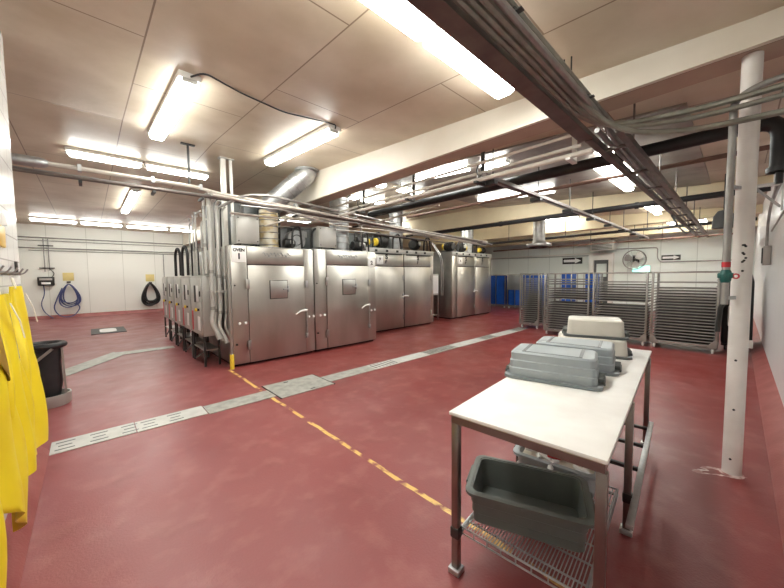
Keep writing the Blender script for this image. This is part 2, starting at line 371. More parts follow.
# ------------------------------------------------------------------ ceiling lights
def lamp(x0, x1, y0, y1, label, group=None, drop=None, w=.19, lenses=1, hw=.54):
    """a long fluorescent fitting on the ceiling between two end points"""
    cx, cy = (x0+x1)/2, (y0+y1)/2; L = math.hypot(x1-x0, y1-y0); a = math.atan2(y1-y0, x1-x0)
    z = zc(cy)-(drop or .0)
    t = thing('ceiling_light', label, 'light', (cx, cy, z), 0, group)
    tilt = math.atan2(zc(y1)-zc(y0), L) if drop is None else 0
    R = Matrix.Rotation(a, 4, 'Z') @ Matrix.Rotation(-tilt, 4, 'Y')
    def put(mb): mb.v = [R @ v for v in mb.v]; return mb
    put(MB().box(-L/2, L/2, -w*hw, w*hw, -.062, -.004, .01)).build('housing', M['white'], t)
    seg = L/lenses
    for k in range(lenses):
        a0, a1 = -L/2+k*seg+.05, -L/2+(k+1)*seg-.05; g = MB()
        prof = [(-w*.39,-.063),(-w*.47,-.085),(-w*.45,-.108),(-w*.30,-.128),(w*.30,-.128),(w*.45,-.108),(w*.47,-.085),(w*.39,-.063)]
        vs = [(a0,p[0],p[1]) for p in prof]+[(a1,p[0],p[1]) for p in prof]; q = len(prof)
        g.add(vs, [tuple(range(q)), tuple(range(q,2*q))]+[(i,(i+1)%q,q+(i+1)%q,q+i) for i in range(q)])
        put(g).build('lens', M['lamp'], t)
    for s in (-1, 1): put(MB().box(s*L/2-.02*(1+s)-.0, s*L/2+.02*(1-s), -w*.35, w*.35, -.10, -.063, .006)).build('end_cap', M['boxgrey'], t)
    if drop:
        g = MB()
        for s in (-.35, .35): g.tube([(s*L,0,-.01),(s*L,0,drop+(zc(cy+s*(y1-y0))-zc(cy))-.005)], .008, 6)
        R2 = Matrix.Rotation(a, 4, 'Z'); g.v = [R2 @ v for v in g.v]; g.build('hanger_rod', M['conduit'], t)
    return t
lamp(.78, 3.25, 1.70, 1.70, 'largest twin lens fluorescent light on the ceiling beside the overhead conduit bundle', w=.22, lenses=2, hw=.5)
lamp(-.42, .74, 1.70, 1.70, 'unseen fill light added above the camera, continuing the largest ceiling row', w=.22, hw=.4)  # out of view, added to brighten the near ceiling, table and right wall
lamp(.85, .85, 3.88, 6.12, 'long ceiling light pointing away, left of the two on the near ceiling')
lamp(2.58, 2.58, 3.88, 6.12, 'long ceiling light with a black cord running to its near end, right of the pair')
for k in range(2): lamp((-.19, .88)[k], (.85, 1.97)[k], 7.8, 7.8, ('crosswise ceiling light above the left wall edge, left of two end to end', 'crosswise ceiling light ending at the white posts, right of two end to end')[k], 'crosswise lights over the pipe run')
for k, (a, b) in enumerate(((-1.45,-.2), (-.15,1.12), (1.22,2.65), (2.72,4.1))):
    lamp(a, b, 17.2, 17.2, ('far ceiling light nearest the left wall in the row before the back wall', 'second ceiling light from the left in the row before the back wall', 'third ceiling light from the left in the row before the back wall', 'last ceiling light of the row before the back wall, next to the ovens')[k], 'row of lights before the back wall', w=.26)
lamp(.95, .95, 10.2, 13.6, 'short looking single ceiling light between the two crosswise rows at left', w=.18)
# lights beyond the first beam
lamp(5.2, 5.2, 3.42, 4.8, 'ceiling light just beyond the near beam above the pale conduits', 'lights beyond the near beam', hw=.28)
lamp(5.35, 5.35, 2.75, 3.3, 'short ceiling light beyond the near beam left of the ladder strut', 'lights beyond the near beam', hw=.28)
lamp(4.75, 5.2, 5.75, 5.75, 'short ceiling light close behind the near beam above the middle oven', 'lights beyond the near beam', hw=.28)
lamp(5.6, 6.5, 5.75, 5.75, 'ceiling light above the double door oven behind the hanging rod', 'lights beyond the near beam', hw=.28)
lamp(5.2, 6.45, 7.2, 7.2, 'ceiling light low over the exhaust ducts of the middle oven', 'lights beyond the near beam', hw=.28)
lamp(8.0, 8.0, 2.95, 5.0, 'long ceiling light in front of the second beam', 'lights beyond the near beam', hw=.28)
lamp(13.0, 13.0, 3.95, 5.6, 'far ceiling light behind the second beam above the hanging hood', 'lights beyond the near beam', hw=.28)
lamp(5.75, 7.7, 1.45, 1.45, 'ceiling light seen through the gap of the ladder strut', 'lights along the ladder strut', hw=.28)
lamp(6.3, 8.9, 1.72, 1.72, 'ceiling light running along the left side of the ladder strut', 'lights along the ladder strut', hw=.28)
lamp(10.6, 13.2, 1.78, 1.78, 'ceiling light beside the ladder strut behind the second beam', 'lights along the ladder strut', hw=.28)
lamp(14.0, 16.4, 1.78, 1.78, 'farthest ceiling light beside the ladder strut before the far wall', 'lights along the ladder strut', hw=.28)
lamp(14.6, 16.2, .9, .9, 'small far ceiling light between the ladder strut and the column', 'lights along the ladder strut', hw=.28)
lamp(9.0, 11.6, 9.5, 9.5, 'ceiling light far back over the oven tops', 'lights over the ovens')
lamp(4.0, 6.6, 11.5, 11.5, 'ceiling light far back behind the oven motors', 'lights over the ovens')
lamp(10.25, 10.25, 6.2, 8.4, 'unseen fill light added behind the second beam', 'added fill lights behind the far beams', hw=.28)  # hidden by the beam, added to brighten the far area
lamp(14.2, 14.2, 2.6, 5.0, 'unseen fill light added behind the third beam', 'added fill lights behind the far beams', hw=.28)  # also hidden, added as fill for the far end of the room
# black cord to the second light
tag(MB().tube([(.85,3.86,zc(3.86)-.05),(.95,3.75,zc(3.75)-.012),(1.35,3.9,zc(3.9)-.012),(1.9,4.0,zc(4)-.012),(2.4,3.86,zc(3.86)-.012),(2.56,3.82,zc(3.82)-.02),(2.58,3.87,zc(3.87)-.05)], .009, 6, fil=.1).build('light_cord', M['black']),
    'thin black cord on the ceiling between the two near lengthwise lights', 'cord')

# ------------------------------------------------------------------ ovens
def oven(name, label, x0, x1, yf, h, depth, doors, sign=None, header=.35, strip=None, hatch=True, boxes=False, marks=False, frame=.0):
    t = thing(name, label, 'oven', (x0, yf, 0), 0, 'stainless ovens')
    def B(nm, m, mb, par=t, sm=None):
        o = mb.build(nm, m, None, sm); base = Vector((x0, yf, 0))
        o.data.transform(Matrix.Translation(-base)); o.parent = par; return o
    B('body', M['steel2'], MB().box(x0, x1, yf+.03, yf+depth, .05, h, .006))
    B('base_skirt', M['black'], MB().box(x0+.03, x1-.03, yf+.07, yf+depth-.05, 0, .05))
    zd = h-header
    for k, (a, b) in enumerate(doors):
        d = B('door', M['steel'], MB().box(a, b, yf-.035, yf+.028, .055, zd-.012, .008))
        B('door_gasket', M['ink'], MB().box(a-.014, b+.014, yf-.012, yf+.0295, .052, zd+.002))
        for z in (.38, zd-.36): B('hinge', M['steel2'], MB().box(a-.045, a+.03, yf-.055, yf-.0355, z-.09, z+.09, .006) if k == 0 or hatch else MB().box(b-.03, b+.045, yf-.055, yf-.0355, z-.09, z+.09, .006), d)
        if hatch:
            ha, hb = a+.36*(b-a), a+.66*(b-a)
            w = B('viewing_hatch', M['steel2'], MB().box(ha, hb, yf-.055, yf-.036, 1.23, 1.57, .004), d)
            B('hatch_rim', M['darkmetal'], MB().box(ha-.012, hb+.012, yf-.042, yf-.0355, 1.218, 1.23).box(ha-.012, hb+.012, yf-.042, yf-.0355, 1.57, 1.582).box(ha-.012, ha, yf-.042, yf-.0355, 1.23, 1.57).box(hb, hb+.012, yf-.042, yf-.0355, 1.23, 1.57), w)
            B('hatch_latch', M['galv'], MB().box(hb-.09, hb+.03, yf-.08, yf-.0555, 1.39, 1.415, .005).box(hb+.0, hb+.03, yf-.075, yf-.0555, 1.34, 1.47, .005), w)
            B('lever_handle', M['paper'], MB().tube([(b+.02,yf-.07,.945),(b-.02,yf-.09,.95),(b-.14,yf-.10,.945),(b-.24,yf-.09,.88)], [.022,.022,.018,.014], 8, fil=.05), d)
            B('latch_rod', M['galv'], MB().tube([(b+.03,yf-.05,.36),(b+.03,yf-.05,.98)], .010, 6).box(b+.0, b+.06, yf-.07, yf-.036, .36, .46, .006).box(b-.0, b+.06, yf-.07, yf-.036, 1.42, 1.56, .006), d)
        elif k == 0:
            B('latch_bar', M['galv'], MB().box(b-.06, b-.015, yf-.06, yf-.036, .95, 1.1, .005).box(b-.05, b-.02, yf-.06, yf-.036, .30, .46, .005).box(b-.05, b-.02, yf-.06, yf-.036, 1.5, 1.64, .005), d)
            B('lever_handle', M['paper'], MB().tube([(b+.18,yf-.06,1.0),(b+.12,yf-.09,1.02),(b-.03,yf-.09,1.03),(b-.12,yf-.06,.98)], .020, 8, fil=.05), d)
        hx0, hx1 = (a, b)
        B('header_gasket', M['ink'], MB().box(a-.010, b+.010, yf-.010, yf+.0295, zd+.003, h-(.143 if boxes else .013)))
        hp = B('header_panel', M['steel'], MB().box(a, b, yf-.025, yf+.028, zd+.008, h-(.15 if boxes else .02), .006))
        cx, cz = (a+b)/2, (zd+h)/2+.03
        if hatch:     # raised script lettering, not legible in the photo: a wavy raised band
            pts = [(cx-.28+.56*q/44, yf-.03, cz+.035*math.sin(q*1.15)*(1 if q % 9 < 6 else .5)+.012*math.sin(q*.5)) for q in range(45)]
            B('raised_emblem', M['galv'], MB().tube(pts, .007, 5).tube([(cx-.20,yf-.03,cz-.06),(cx+.26,yf-.03,cz-.045)], .005, 5), hp)
        if marks:
            e = text_mesh('S', .20, M['ink'], 'black_mark', hp, onY(cx-x0, -.027, cz-.02)); e2 = text_mesh('r', .17, M['ink'], 'black_mark', hp, onY(cx-x0-.02, -.027, cz-.15))
            B('raised_emblem', M['galv'], MB().box(a+.1, b-.1, yf-.031, yf-.0255, zd+.03, zd+.045), hp)
    edges = sorted([x0]+[q for d in doors for q in d]+[x1])
    for a, b in zip(edges[::2], edges[1::2]):
        if b-a > .05:
            s = B('side_panel', M['steel'], MB().box(a+.005, b-.006, yf-.02, yf+.028, .055, h-(.15 if boxes else .02), .006))
            if hatch:
                for q in (-.055, .055): B('white_knob', M['paper'], MB().lathe(((a+b)/2+q+.03, yf-.021, .80), [(.0,0),(.028,-.002),(.024,-.02),(.0,-.024)], 10, 'y', False), s)
                B('bolt', M['darkmetal'], MB().lathe((a+.06, yf-.021, 1.50), [(.016,0),(.012,-.012),(0,-.014)], 8, 'y', False).lathe((a+.06, yf-.021, .42), [(.022,0),(.018,-.02),(0,-.022)], 8, 'y', False), s)
    if boxes:
        g = B('top_strip', M['boxgrey'], MB().box(x0, x1, yf-.03, yf+.028, h-.14, h, .004))
        nn = int((x1-x0)/.42)
        for k in range(nn):
            xx = x0+.25+k*.42; B('square_plug', M['ink'], MB().box(xx, xx+.09, yf-.04, yf-.031, h-.105, h-.04), g)
        B('door_track', M['ink'], MB().box(doors[0][0]+.05, doors[0][1]-.08, yf-.06, yf-.031, h-.175, h-.145).box(doors[-1][0]+.08, doors[-1][1]-.05, yf-.06, yf-.031, h-.175, h-.145), g)
    if sign:
        for (txts, sx, sz, w, hh, sy) in sign:
            p = B('number_plate', M['paper'], MB().box(sx, sx+w, sy-.012, sy-.002, sz, sz+hh, .003))
            for (tx, size, dz) in txts: text_mesh(tx, size, M['ink'], 'plate_lettering', p, onY(sx+w/2-x0, sy-.0135-yf, sz+hh/2+dz))
    return t
oven('smoke_oven', 'nearest stainless oven, single hatched door, numbered one at the pipe covered corner', 1.86, 3.515, 6.22, 2.23, 3.0, [(2.15, 3.29)],
     sign=[((('OVEN', .075, .07), ('1', .14, -.045)), 1.885, 1.92, .245, .30, 6.20)])
oven('smoke_oven', 'second stainless oven from the left with one hatched door', 3.53, 5.25, 6.22, 2.25, 3.0, [(3.83, 4.99)],
     sign=[((('2', .13, 0),), 5.01, 1.86, .21, .21, 6.20)])
oven('smoke_oven', 'double door stainless oven with a strip of dark square plugs, middle of the row', 5.30, 8.56, 7.10, 2.45, 3.0, [(5.72, 7.12), (7.16, 8.42)], hatch=False, header=.52, boxes=True, marks=True,
     sign=[((('3', .14, 0),), 6.02, 1.99, .26, .24, 7.073)])
oven('smoke_oven', 'farthest double door stainless oven standing alone beside the blue carts', 9.80, 12.60, 7.25, 2.52, 3.0, [(10.12, 11.30), (11.36, 12.42)], hatch=False, header=.55, boxes=True, marks=True,
     sign=[((('4', .10, 0),), 10.2, 2.06, .26, .24, 7.222)])
# steel corner post with a yellow foot
t = thing('corner_guard_post', 'slim steel guard post with yellow foot at the corner of the nearest oven', 'post', (1.815, 6.16, 0))
MB().tube([(0,0,.0),(0,0,2.2)], .03, 10).build('pole', M['steel2'], t); MB().tube([(0,0,0),(0,0,.27)], .036, 10).build('yellow_sleeve', M['yellow_paint'], t)

# machinery on the ovens ---------------------------------------------
def jbox(x, y, z, w, d, h, label):
    t = thing('control_box', label, 'box', (x, y, z), 0, 'control boxes on the ovens')
    MB().box(-w/2, w/2, -d/2, d/2, 0.04, h, .01).build('cabinet', M['boxgrey'], t)
    MB().box(-w/2+.02, w/2-.02, -d/2-.014, -d/2-.001, .06, h-.02, .004).build('cover', M['panelgrey'], t)
    g = MB()
    for sx in (-1, 1):
        for sz in (.09, h-.05): g.lathe((sx*(w/2-.04), -d/2-.015, sz), [(.012,0),(.009,-.008),(0,-.009)], 8, 'y', False)
    g.build('screws', M['darkmetal'], t)
    g = MB()
    for sx in (-1, 1): g.box(sx*w*.35-.03, sx*w*.35+.03, -d/2+.03, d/2-.03, 0, .04)
    g.build('foot_rail', M['darkmetal'], t); return t
jbox(2.21, 6.42, 2.23, .42, .3, .56, 'grey control box on the nearest oven left of the jacketed duct')
jbox(3.95, 6.45, 2.25, .46, .3, .50, 'wide grey control box on top of the second oven between two ducts')
def duct(x, y, z0, z1, r, label, m, tilt=None, rings=6):
    t = thing('exhaust_duct', label, 'duct', (x, y, z0), 0, 'exhaust ducts')
    p = [(0,0,0),(0,0,z1-z0)]
    MB().tube(p, r, 24).build('pipe', m, t)
    g = MB()
    for k in range(rings): g.torus((0,0,.08+(z1-z0-.16)*k/max(rings-1,1)), r+.003, .010, n=24, m=6)
    g.build('seam_rings', M['conduit'], t)
    MB().lathe((0,0,0), [(r+.001,.0),(r+.05,.0),(r+.05,.03),(r+.001,.03)], 24, cap=False).build('base_flange', M['galv'], t)
    return t
duct(2.79, 6.72, 2.23, 3.02, .185, 'tan jacketed exhaust duct standing on the nearest oven', M['wood_brown'])
t = thing('exhaust_elbow_duct', 'slanting silver duct from the near ceiling down to the jacketed duct', 'duct', (3.42, 6.25, zc(6.25)))
MB().tube([(0,-.05,-.02),(-.02,-.04,-.10),(-.60,.42,-.72),(-.64,.47,-.82)], .20, 24, fil=.08).build('pipe', M['galv'], t)
MB().lathe((0,-.05,-.03), [(.20,0),(.25,0),(.25,.03),(.20,.03)], 24).build('ceiling_flange', M['galv'], t)
g = MB()
for k in range(5):
    q = (k+1)/6; cpt = Vector((-.02,-.04,-.10))*(1-q)+Vector((-.60,.42,-.72))*q; dv = Vector((-.58,.46,-.62)).normalized()
    i = dv.cross(Vector((0,0,1))).normalized(); j = dv.cross(i)
    g.tube([cpt+(i*math.cos(a)+j*math.sin(a))*.202 for a in [2*PI*w/24 for w in range(25)]], .006, 5, cap=False)
g.build('seam_rings', M['conduit'], t)
duct(4.70, 6.95, 2.25, 3.60, .235, 'silver ringed exhaust duct rising from the second oven to the beam', M['galv'], rings=9)
duct(7.42, 7.70, 2.45, 3.75, .22, 'silver exhaust duct rising from the middle double door oven', M['galv'], rings=8)
duct(11.95, 8.0, 2.52, 3.7, .25, 'silver exhaust duct rising from the farthest oven', M['galv'], rings=8)
def motor(x, y, z, s, label, body='darkmetal', face='yellow_paint', rz=0):
    t = thing('blower_motor', label, 'motor', (x, y, z), rz, 'motors on the ovens')
    MB().box(-.22*s, .22*s, -.14*s, .14*s, 0, .03*s).build('base_plate', M['darkmetal'], t)
    g = MB().lathe((-.20*s,0,.18*s), [(.0,0),(.11*s,.0),(.13*s,.03*s),(.13*s,.30*s),(.10*s,.34*s),(.0,.34*s)], 18, 'x', False)
    for k in range(9): g.torus((-.15*s+k*.026*s, 0, .18*s), .135*s, .006*s, 'x', 18, 5)
    g.box(-.05*s, .05*s, -.05*s, .05*s, .02*s, .08*s); g.build('motor_body', M[body], t)
    MB().lathe((.14*s,0,.18*s), [(.0,.0),(.10*s,.0),(.10*s,.06*s),(.03*s,.065*s),(.03*s,.10*s),(0,.10*s)], 16, 'x', False).build('end_bell', M[face], t)
    MB().box(-.06*s, .06*s, -.16*s, -.125*s, .16*s, .26*s, .004).build('terminal_box', M['boxgrey'], t); return t
def blower(x, y, z, s, label):
    t = thing('blower_housing', label, 'blower', (x, y, z), 0, 'blowers on the ovens')
    g = MB().lathe((0,-.12*s,.26*s), [(.05*s,0),(.24*s,0),(.25*s,.02*s),(.25*s,.22*s),(.24*s,.24*s),(.05*s,.24*s)], 22, 'y')
    g.box(0, .30*s, -.11*s, .11*s, .34*s, .50*s, .01); g.build('scroll', M['galv'], t)
    MB().box(-.2*s, .2*s, -.13*s, .13*s, 0, .03).build('base_plate', M['darkmetal'], t)
    MB().torus((0,-.125*s,.26*s), .13*s, .012*s, 'y', 20, 6).build('inlet_ring', M['darkmetal'], t); return t
blower(3.38, 6.75, 2.23, .85, 'round silver blower on the nearest oven behind the hanging conduits')
motor(3.05+.12, 6.55, 2.23, .7, 'small dark motor beside the tan jacketed duct on the nearest oven', face='galv')
motor(5.02, 6.6, 2.25, .9, 'dark motor at the right end of the second oven top', face='galv')
for k, (x, y, s, lb) in enumerate(((5.85,7.5,1.1,'yellow ended motor at the left end of the double door oven top'), (6.55,7.5,1.2,'yellow ended motor in the middle of the double door oven top'),
        (8.05,7.45,1.2,'yellow ended motor at the right end of the double door oven top'))):
    motor(x, y, 2.45, s, lb, 'darkmetal', 'yellow_paint', (0, PI, .4)[k])
for k, (x, y, s, lb) in enumerate(((10.1,7.6,1.2,'yellow ended motor at the left end of the farthest oven top'), (10.95,7.6,1.2,'yellow ended motor left of the duct on the farthest oven'), (12.25,7.5,.95,'small yellow ended motor right of the duct on the farthest oven'))):
    motor(x, y, 2.52, s, lb, 'darkmetal', 'yellow_paint', (PI/2, 0, PI)[k])
# black hoses looping over the oven tops
def hose(pts, r, m, name, label, cat, group=None, fil=.12):
    return tag(MB().tube(pts, r, 8, fil=fil).build(name, m), label, cat, group)
for k, (x, z, y) in enumerate(((3.15,2.23,6.42),(3.62,2.25,6.42),(5.0,2.25,6.42))):
    hose([(x,y,z+.012),(x+.02,y,z+.42),(x+.2,y+.02,z+.50),(x+.26,y+.05,z+.012)], .022, M['black'], 'flexible_hose', ('black looped hose in front of the silver blower on the nearest oven', 'black looped hose left of the second oven control box', 'black looped hose at the right end of the second oven top')[k], 'hose', 'hoses over the ovens')
for k, (x, z, y) in enumerate(((6.1,2.45,7.32),(6.9,2.45,7.32),(8.35,2.45,7.32),(10.5,2.52,7.45),(11.5,2.52,7.45))):
    hose([(x,y,z+.012),(x+.02,y,z+.40),(x+.30,y+.02,z+.52),(x+.42,y+.05,z+.012)], .026, M['black'], 'flexible_hose', ('black looped hose between the two left motors of the double door oven', 'black looped hose left of the duct on the double door oven', 'black looped hose at the right end of the double door oven', 'black looped hose between the motors of the farthest oven', 'black looped hose left of the duct on the farthest oven')[k], 'hose', 'hoses over the ovens')

for (x0, x1, y, z, hh, lb) in ((1.95,3.2,7.05,2.23,1.0,'dark plenum box behind the control box on the nearest oven'), (3.6,5.1,7.35,2.25,.62,'dark plenum box behind the second oven duct'), (5.5,8.3,8.3,2.45,.55,'dark plenum box at the back of the double door oven top')):
    t = thing('plenum_box', lb, 'box', (x0, y, z), 0, 'plenum boxes on the ovens')
    MB().box(0,x1-x0,0,1.1,0,hh,.02).build('casing', M['darkmetal'], t)
    for q in range(3): MB().box(.1+q*(x1-x0-.2)/3,(q+1)*(x1-x0-.2)/3+.04,-.02,-.001,.08,hh-.08,.004).build('access_cover', M['shade'], t)
run([(2.3,6.9,2.72),(5.2,6.62,2.78),(9.4,6.8,2.74)], .018, M['conduit'], 'thin conduit over the blowers behind the long pipe run', 'conduits over the oven tops')
run([(2.6,6.46,2.66),(3.4,6.4,2.95),(4.2,6.4,2.82),(6.5,6.45,2.86)], .018, M['conduit_pale'], 'pale conduit bending over the second oven control box', 'conduits over the oven tops')
run([(5.4,7.25,2.475),(5.4,7.25,2.86),(8.5,7.3,2.82),(8.5,7.3,2.475)], .022, M['darkmetal'], 'dark conduit over the motors of the double door oven', 'conduits over the oven tops')
run([(5.2,6.7,2.27),(5.2,6.7,2.98),(8.4,6.7,2.92),(11.2,7.5,2.92),(11.2,7.5,2.54)], .018, M['conduit'], 'grey conduit high over the double door oven', 'conduits over the oven tops')

# white box and stand in the gap between the ovens
t = thing('gap_cabinet', 'white fronted box on a steel stand in the gap between the two double door ovens', 'cabinet', (9.25, 7.6, 0))
MB().box(-.28, .22, -.02, .25, .92, 1.70, .01).build('cabinet', M['boxgrey'], t)
MB().box(-.24, .18, -.04, -.021, .98, 1.64, .006).build('door', M['paper'], t)
for sx in (-.25, .19):
    for sy in (.0, .23): MB().bar((sx,sy,0), (sx,sy,.92), .04).build('leg', M['steel2'], t)
MB().box(-.25, .19, -.0, .23, .16, .19).build('shelf', M['steel2'], t)
for k, x in enumerate((9.52, 9.62)):
    hose([(x,7.5,.9),(x,7.5,1.9),(x+.05,7.6,2.35),(x+.1,7.9,2.7),(x+.1,8.4,3.2)], .022, M['conduit'], 'flexible_conduit', 'grey conduit curving up the gap beside the white box', 'conduit', 'gap conduits', .2)

# ------------------------------------------------------------------ electrical panels beside the ovens
ypan = [(6.66,7.50),(7.60,8.36),(8.50,9.22),(9.38,10.05),(10.2,10.9)]
lab = ['electrical panel closest to the camera, on a steel stand at the oven corner', 'second electrical panel from the oven corner', 'third electrical panel from the oven corner, middle of five', 'fourth electrical panel from the oven corner', 'electrical panel farthest back in the row by the ovens']
for k, (a, b) in enumerate(ypan):
    w = b-a; t = thing('electrical_panel', lab[k], 'electrical panel', (1.48, a, 0), 0, 'electrical panels on stands')
    MB().box(.02, .30, 0, w, .56, 1.68, .008).build('enclosure', M['panelgrey'], t)
    d = MB().box(0, .018, .03, w-.03, .60, 1.64, .005).build('door', M['boxgrey'], t)
    MB().box(-.014, -.001, w*.22, w*.38, 1.20, 1.50, .004).build('white_switch', M['paper'], d)
    MB().box(-.012, -.001, w*.48, w*.60, 1.18, 1.50, .004).build('slot', M['ink'], d)
    h = MB().box(-.03, -.001, w*.2, w*.36, 1.03, 1.07, .004).build('knob_plate', M['ink'], d)
    MB().lathe((-.03, w*.28, 1.05), [(.0,-.035),(.03,-.03),(.035,0)], 10, 'x', False).build('yellow_knob', M['yellow_paint'], h)
    MB().box(-.006, -.001, w*.15, w*.36, .66, .92).build('white_label', M['paper'], d)
    MB().box(-.006, -.001, w*.78, w*.90, .62, 1.0).build('red_label', M['redlabel'], d)
    MB().box(-.02, -.001, .05, .08, 1.30, 1.4, .003).build('latch', M['darkmetal'], d)
    for sx in (.03, .27):
        for sy in (.02, w-.02): MB().bar((sx,sy,0), (sx,sy,.56), .035).build('leg', M['darkmetal'], t)
    MB().box(.02, .28, .02, w-.02, .29, .31).build('shelf', M['steel2'], t)
    MB().bar((.03, w-.03, .03), (.03, .03, .29), .02).build('brace', M['darkmetal'], t)
    if k < 4: MB().box(.03, .25, w+.01, w+.05, .7, 1.66, .01).build('dark_gap_fill', M['darkmetal'], t)  # dark slab filling the gap to the next panel

# vertical conduits at the oven corner
ptex = ['{} vertical conduit of the cluster at the oven corner']
vx = [(1.53,6.45,.024,1.72),(1.60,6.40,.034,.60),(1.665,6.46,.022,.55),(1.715,6.38,.028,.52),(1.775,6.5,.022,1.0),(1.82,6.42,.018,.5),(1.50,6.95,.015,1.69),(1.53,7.3,.014,1.69),(1.56,7.75,.014,1.69),(1.62,7.05,.018,1.69)]
for k, (x, y, r, zb) in enumerate(vx):
    t = thing('vertical_conduit', 'pale grey vertical conduit in the cluster at the oven corner', 'conduit', (x, y, zb), 0, 'vertical conduits at the oven corner')
    top = 3.06-.04*k
    g = MB()
    if zb < .9: g.tube([(-.02,0,.28+.05),(-.02,0,.22),(.02,-.02,.12),(.06,-.05,.02)], r, 10, fil=.06); g.tube([(-.02,0,.33),(0,0,.45),(0,0,top-zb),(.03,-.12,top-zb+.06)], r, 10, fil=.05)
    else: g.tube([(0,0,0),(0,0,top-zb),(.05,-.16,top-zb+.05)], r, 10, fil=.06)
    g.build('pipe', M['pipe_grey'], t)
    if zb < .9: MB().tube([(.045,-.04,.05),(.075,-.06,-.06)], r*1.35, 10).build('flared_end', M['boxgrey'], t)
    for z in (.5, 1.15): MB().tube([(0,0,z-.03),(0,0,z+.03)], r*1.2, 10).build('coupling', M['conduit'], t)
t = thing('conduit_strut', 'short strut clamping the vertical conduits to the oven side', 'strut', (1.5, 6.33, 1.40))
MB().bar((0,0,0), (.355,0,0), .03).build('channel', M['steel2'], t); g = MB()
for k in range(5): g.box(.05+k*.06, .075+k*.06, -.03, -.016, -.025, .025)
g.build('clamps', M['boxgrey'], t)
# posts up to the ceiling
for k, (x, w, lb) in enumerate(((1.915, .08, 'thicker white square post from the oven corner up to the ceiling'), (2.05, .045, 'thinner white post beside the thick one at the oven corner'))):
    t = thing('ceiling_post', lb, 'post', (x, 6.6, 2.231)); top = zc(6.6)-2.231
    MB().box(-w/2, w/2, -w/2, w/2, 0, top-.02, .006).build('post', M['white'], t)
    MB().box(-w/2-.03, w/2+.03, -w/2-.03, w/2+.03, top-.02, top).build('ceiling_plate', M['boxgrey'], t)
t = thing('pipe_hanger', 'small T shaped hanger rod on the ceiling left of the white posts', 'hanger', (1.30, 6.3, 3.18)); h = zc(6.3)-3.18
MB().tube([(0,0,0),(0,0,h-.02)], .018, 8).build('rod', M['darkmetal'], t); MB().box(-.1, .1, -.03, .03, h-.02, h).build('plate', M['darkmetal'], t)

# horizontal pipe run in front of the ovens (along X)
PR = 'pipe run in front of the ovens'
lbl = ['{} pipe of the long run crossing in front of the ovens']
run([(-2.15,6.12,3.13),(1.35,6.12,3.13),(1.65,6.12,3.08),(5.5,6.12,2.92),(10.4,6.12,2.80)], .034, M['conduit_pale'], 'thickest pale pipe, on top of the long run from the left wall past the ovens', PR)
run([(-2.15,6.06,2.99),(1.5,6.06,2.99),(10.6,6.06,2.72)], .026, M['brownchan'], 'dark lower pipe of the long run from the left wall past the ovens', PR)
run([(-2.15,6.18,3.04),(1.6,6.18,3.03),(9.8,6.18,2.83)], .020, M['conduit'], 'thin middle pipe of the long run from the left wall past the ovens', PR)
run([(1.55,6.0,3.02),(2.3,5.98,2.98),(3.2,5.98,2.98),(9.5,5.98,2.70)], .022, M['conduit_pale'], 'pale conduit crossing the tan jacketed duct', PR)
run([(1.9,6.24,2.80),(3.2,6.2,2.80),(5.2,6.2,2.95),(5.4,5.4,3.05),(5.4,4.3,3.1)], .02, M['conduit_pale'], 'pale conduit curving away from the run above the second oven', PR)
run([(1.7,6.05,2.86),(2.1,6.02,3.1),(2.5,6.02,3.16),(5.8,6.05,2.98)], .024, M['conduit'], 'grey conduit arching over the run at the white posts', PR)
run([(2.9,6.07,2.90),(5.6,6.07,2.84),(10.2,6.07,2.66)], .017, M['conduit_pale'], 'thin pale conduit under the long run past the middle ovens', PR)
run([(3.6,6.02,3.02),(6.5,6.02,2.86),(9.9,6.02,2.78)], .015, M['brownchan'], 'thin dark conduit beside the long run past the middle ovens', PR)
run([(2.0,5.97,2.90),(2.8,5.97,2.92),(3.5,5.97,2.78),(4.4,6.0,2.86),(7.5,6.0,2.70)], .015, M['conduit'], 'thin sagging conduit in front of the long run', PR)
t = thing('expansion_fitting', 'fat grey fitting on the top pipe at the left wall edge', 'pipe fitting', (-.52, 6.12, 3.13))
MB().lathe((0,0,0), [(.036,-.2),(.06,-.17),(.066,-.1),(.066,.12),(.055,.18),(.036,.21)], 16, 'x', False).build('fitting', M['galv'], t)
for k, x in enumerate((-.02, .78, 1.42, 3.1, 4.6, 6.4, 8.2)):
    zt = 3.12-max(0, x-1.5)*.045
    t = thing('pipe_clamp_hanger', 'steel clamp hanger holding the long pipe run', 'hanger', (x, 6.12, zt-.18), 0, 'clamp hangers of the pipe run'); h = zc(6.12)-(zt-.18)
    MB().bar((0,-.12,0), (0,.12,0), .035).build('channel', M['darkmetal'], t)
    g = MB(); g.box(-.02,.02,-.05,.05,.15,.24); g.build('clamp', M['galv'], t)

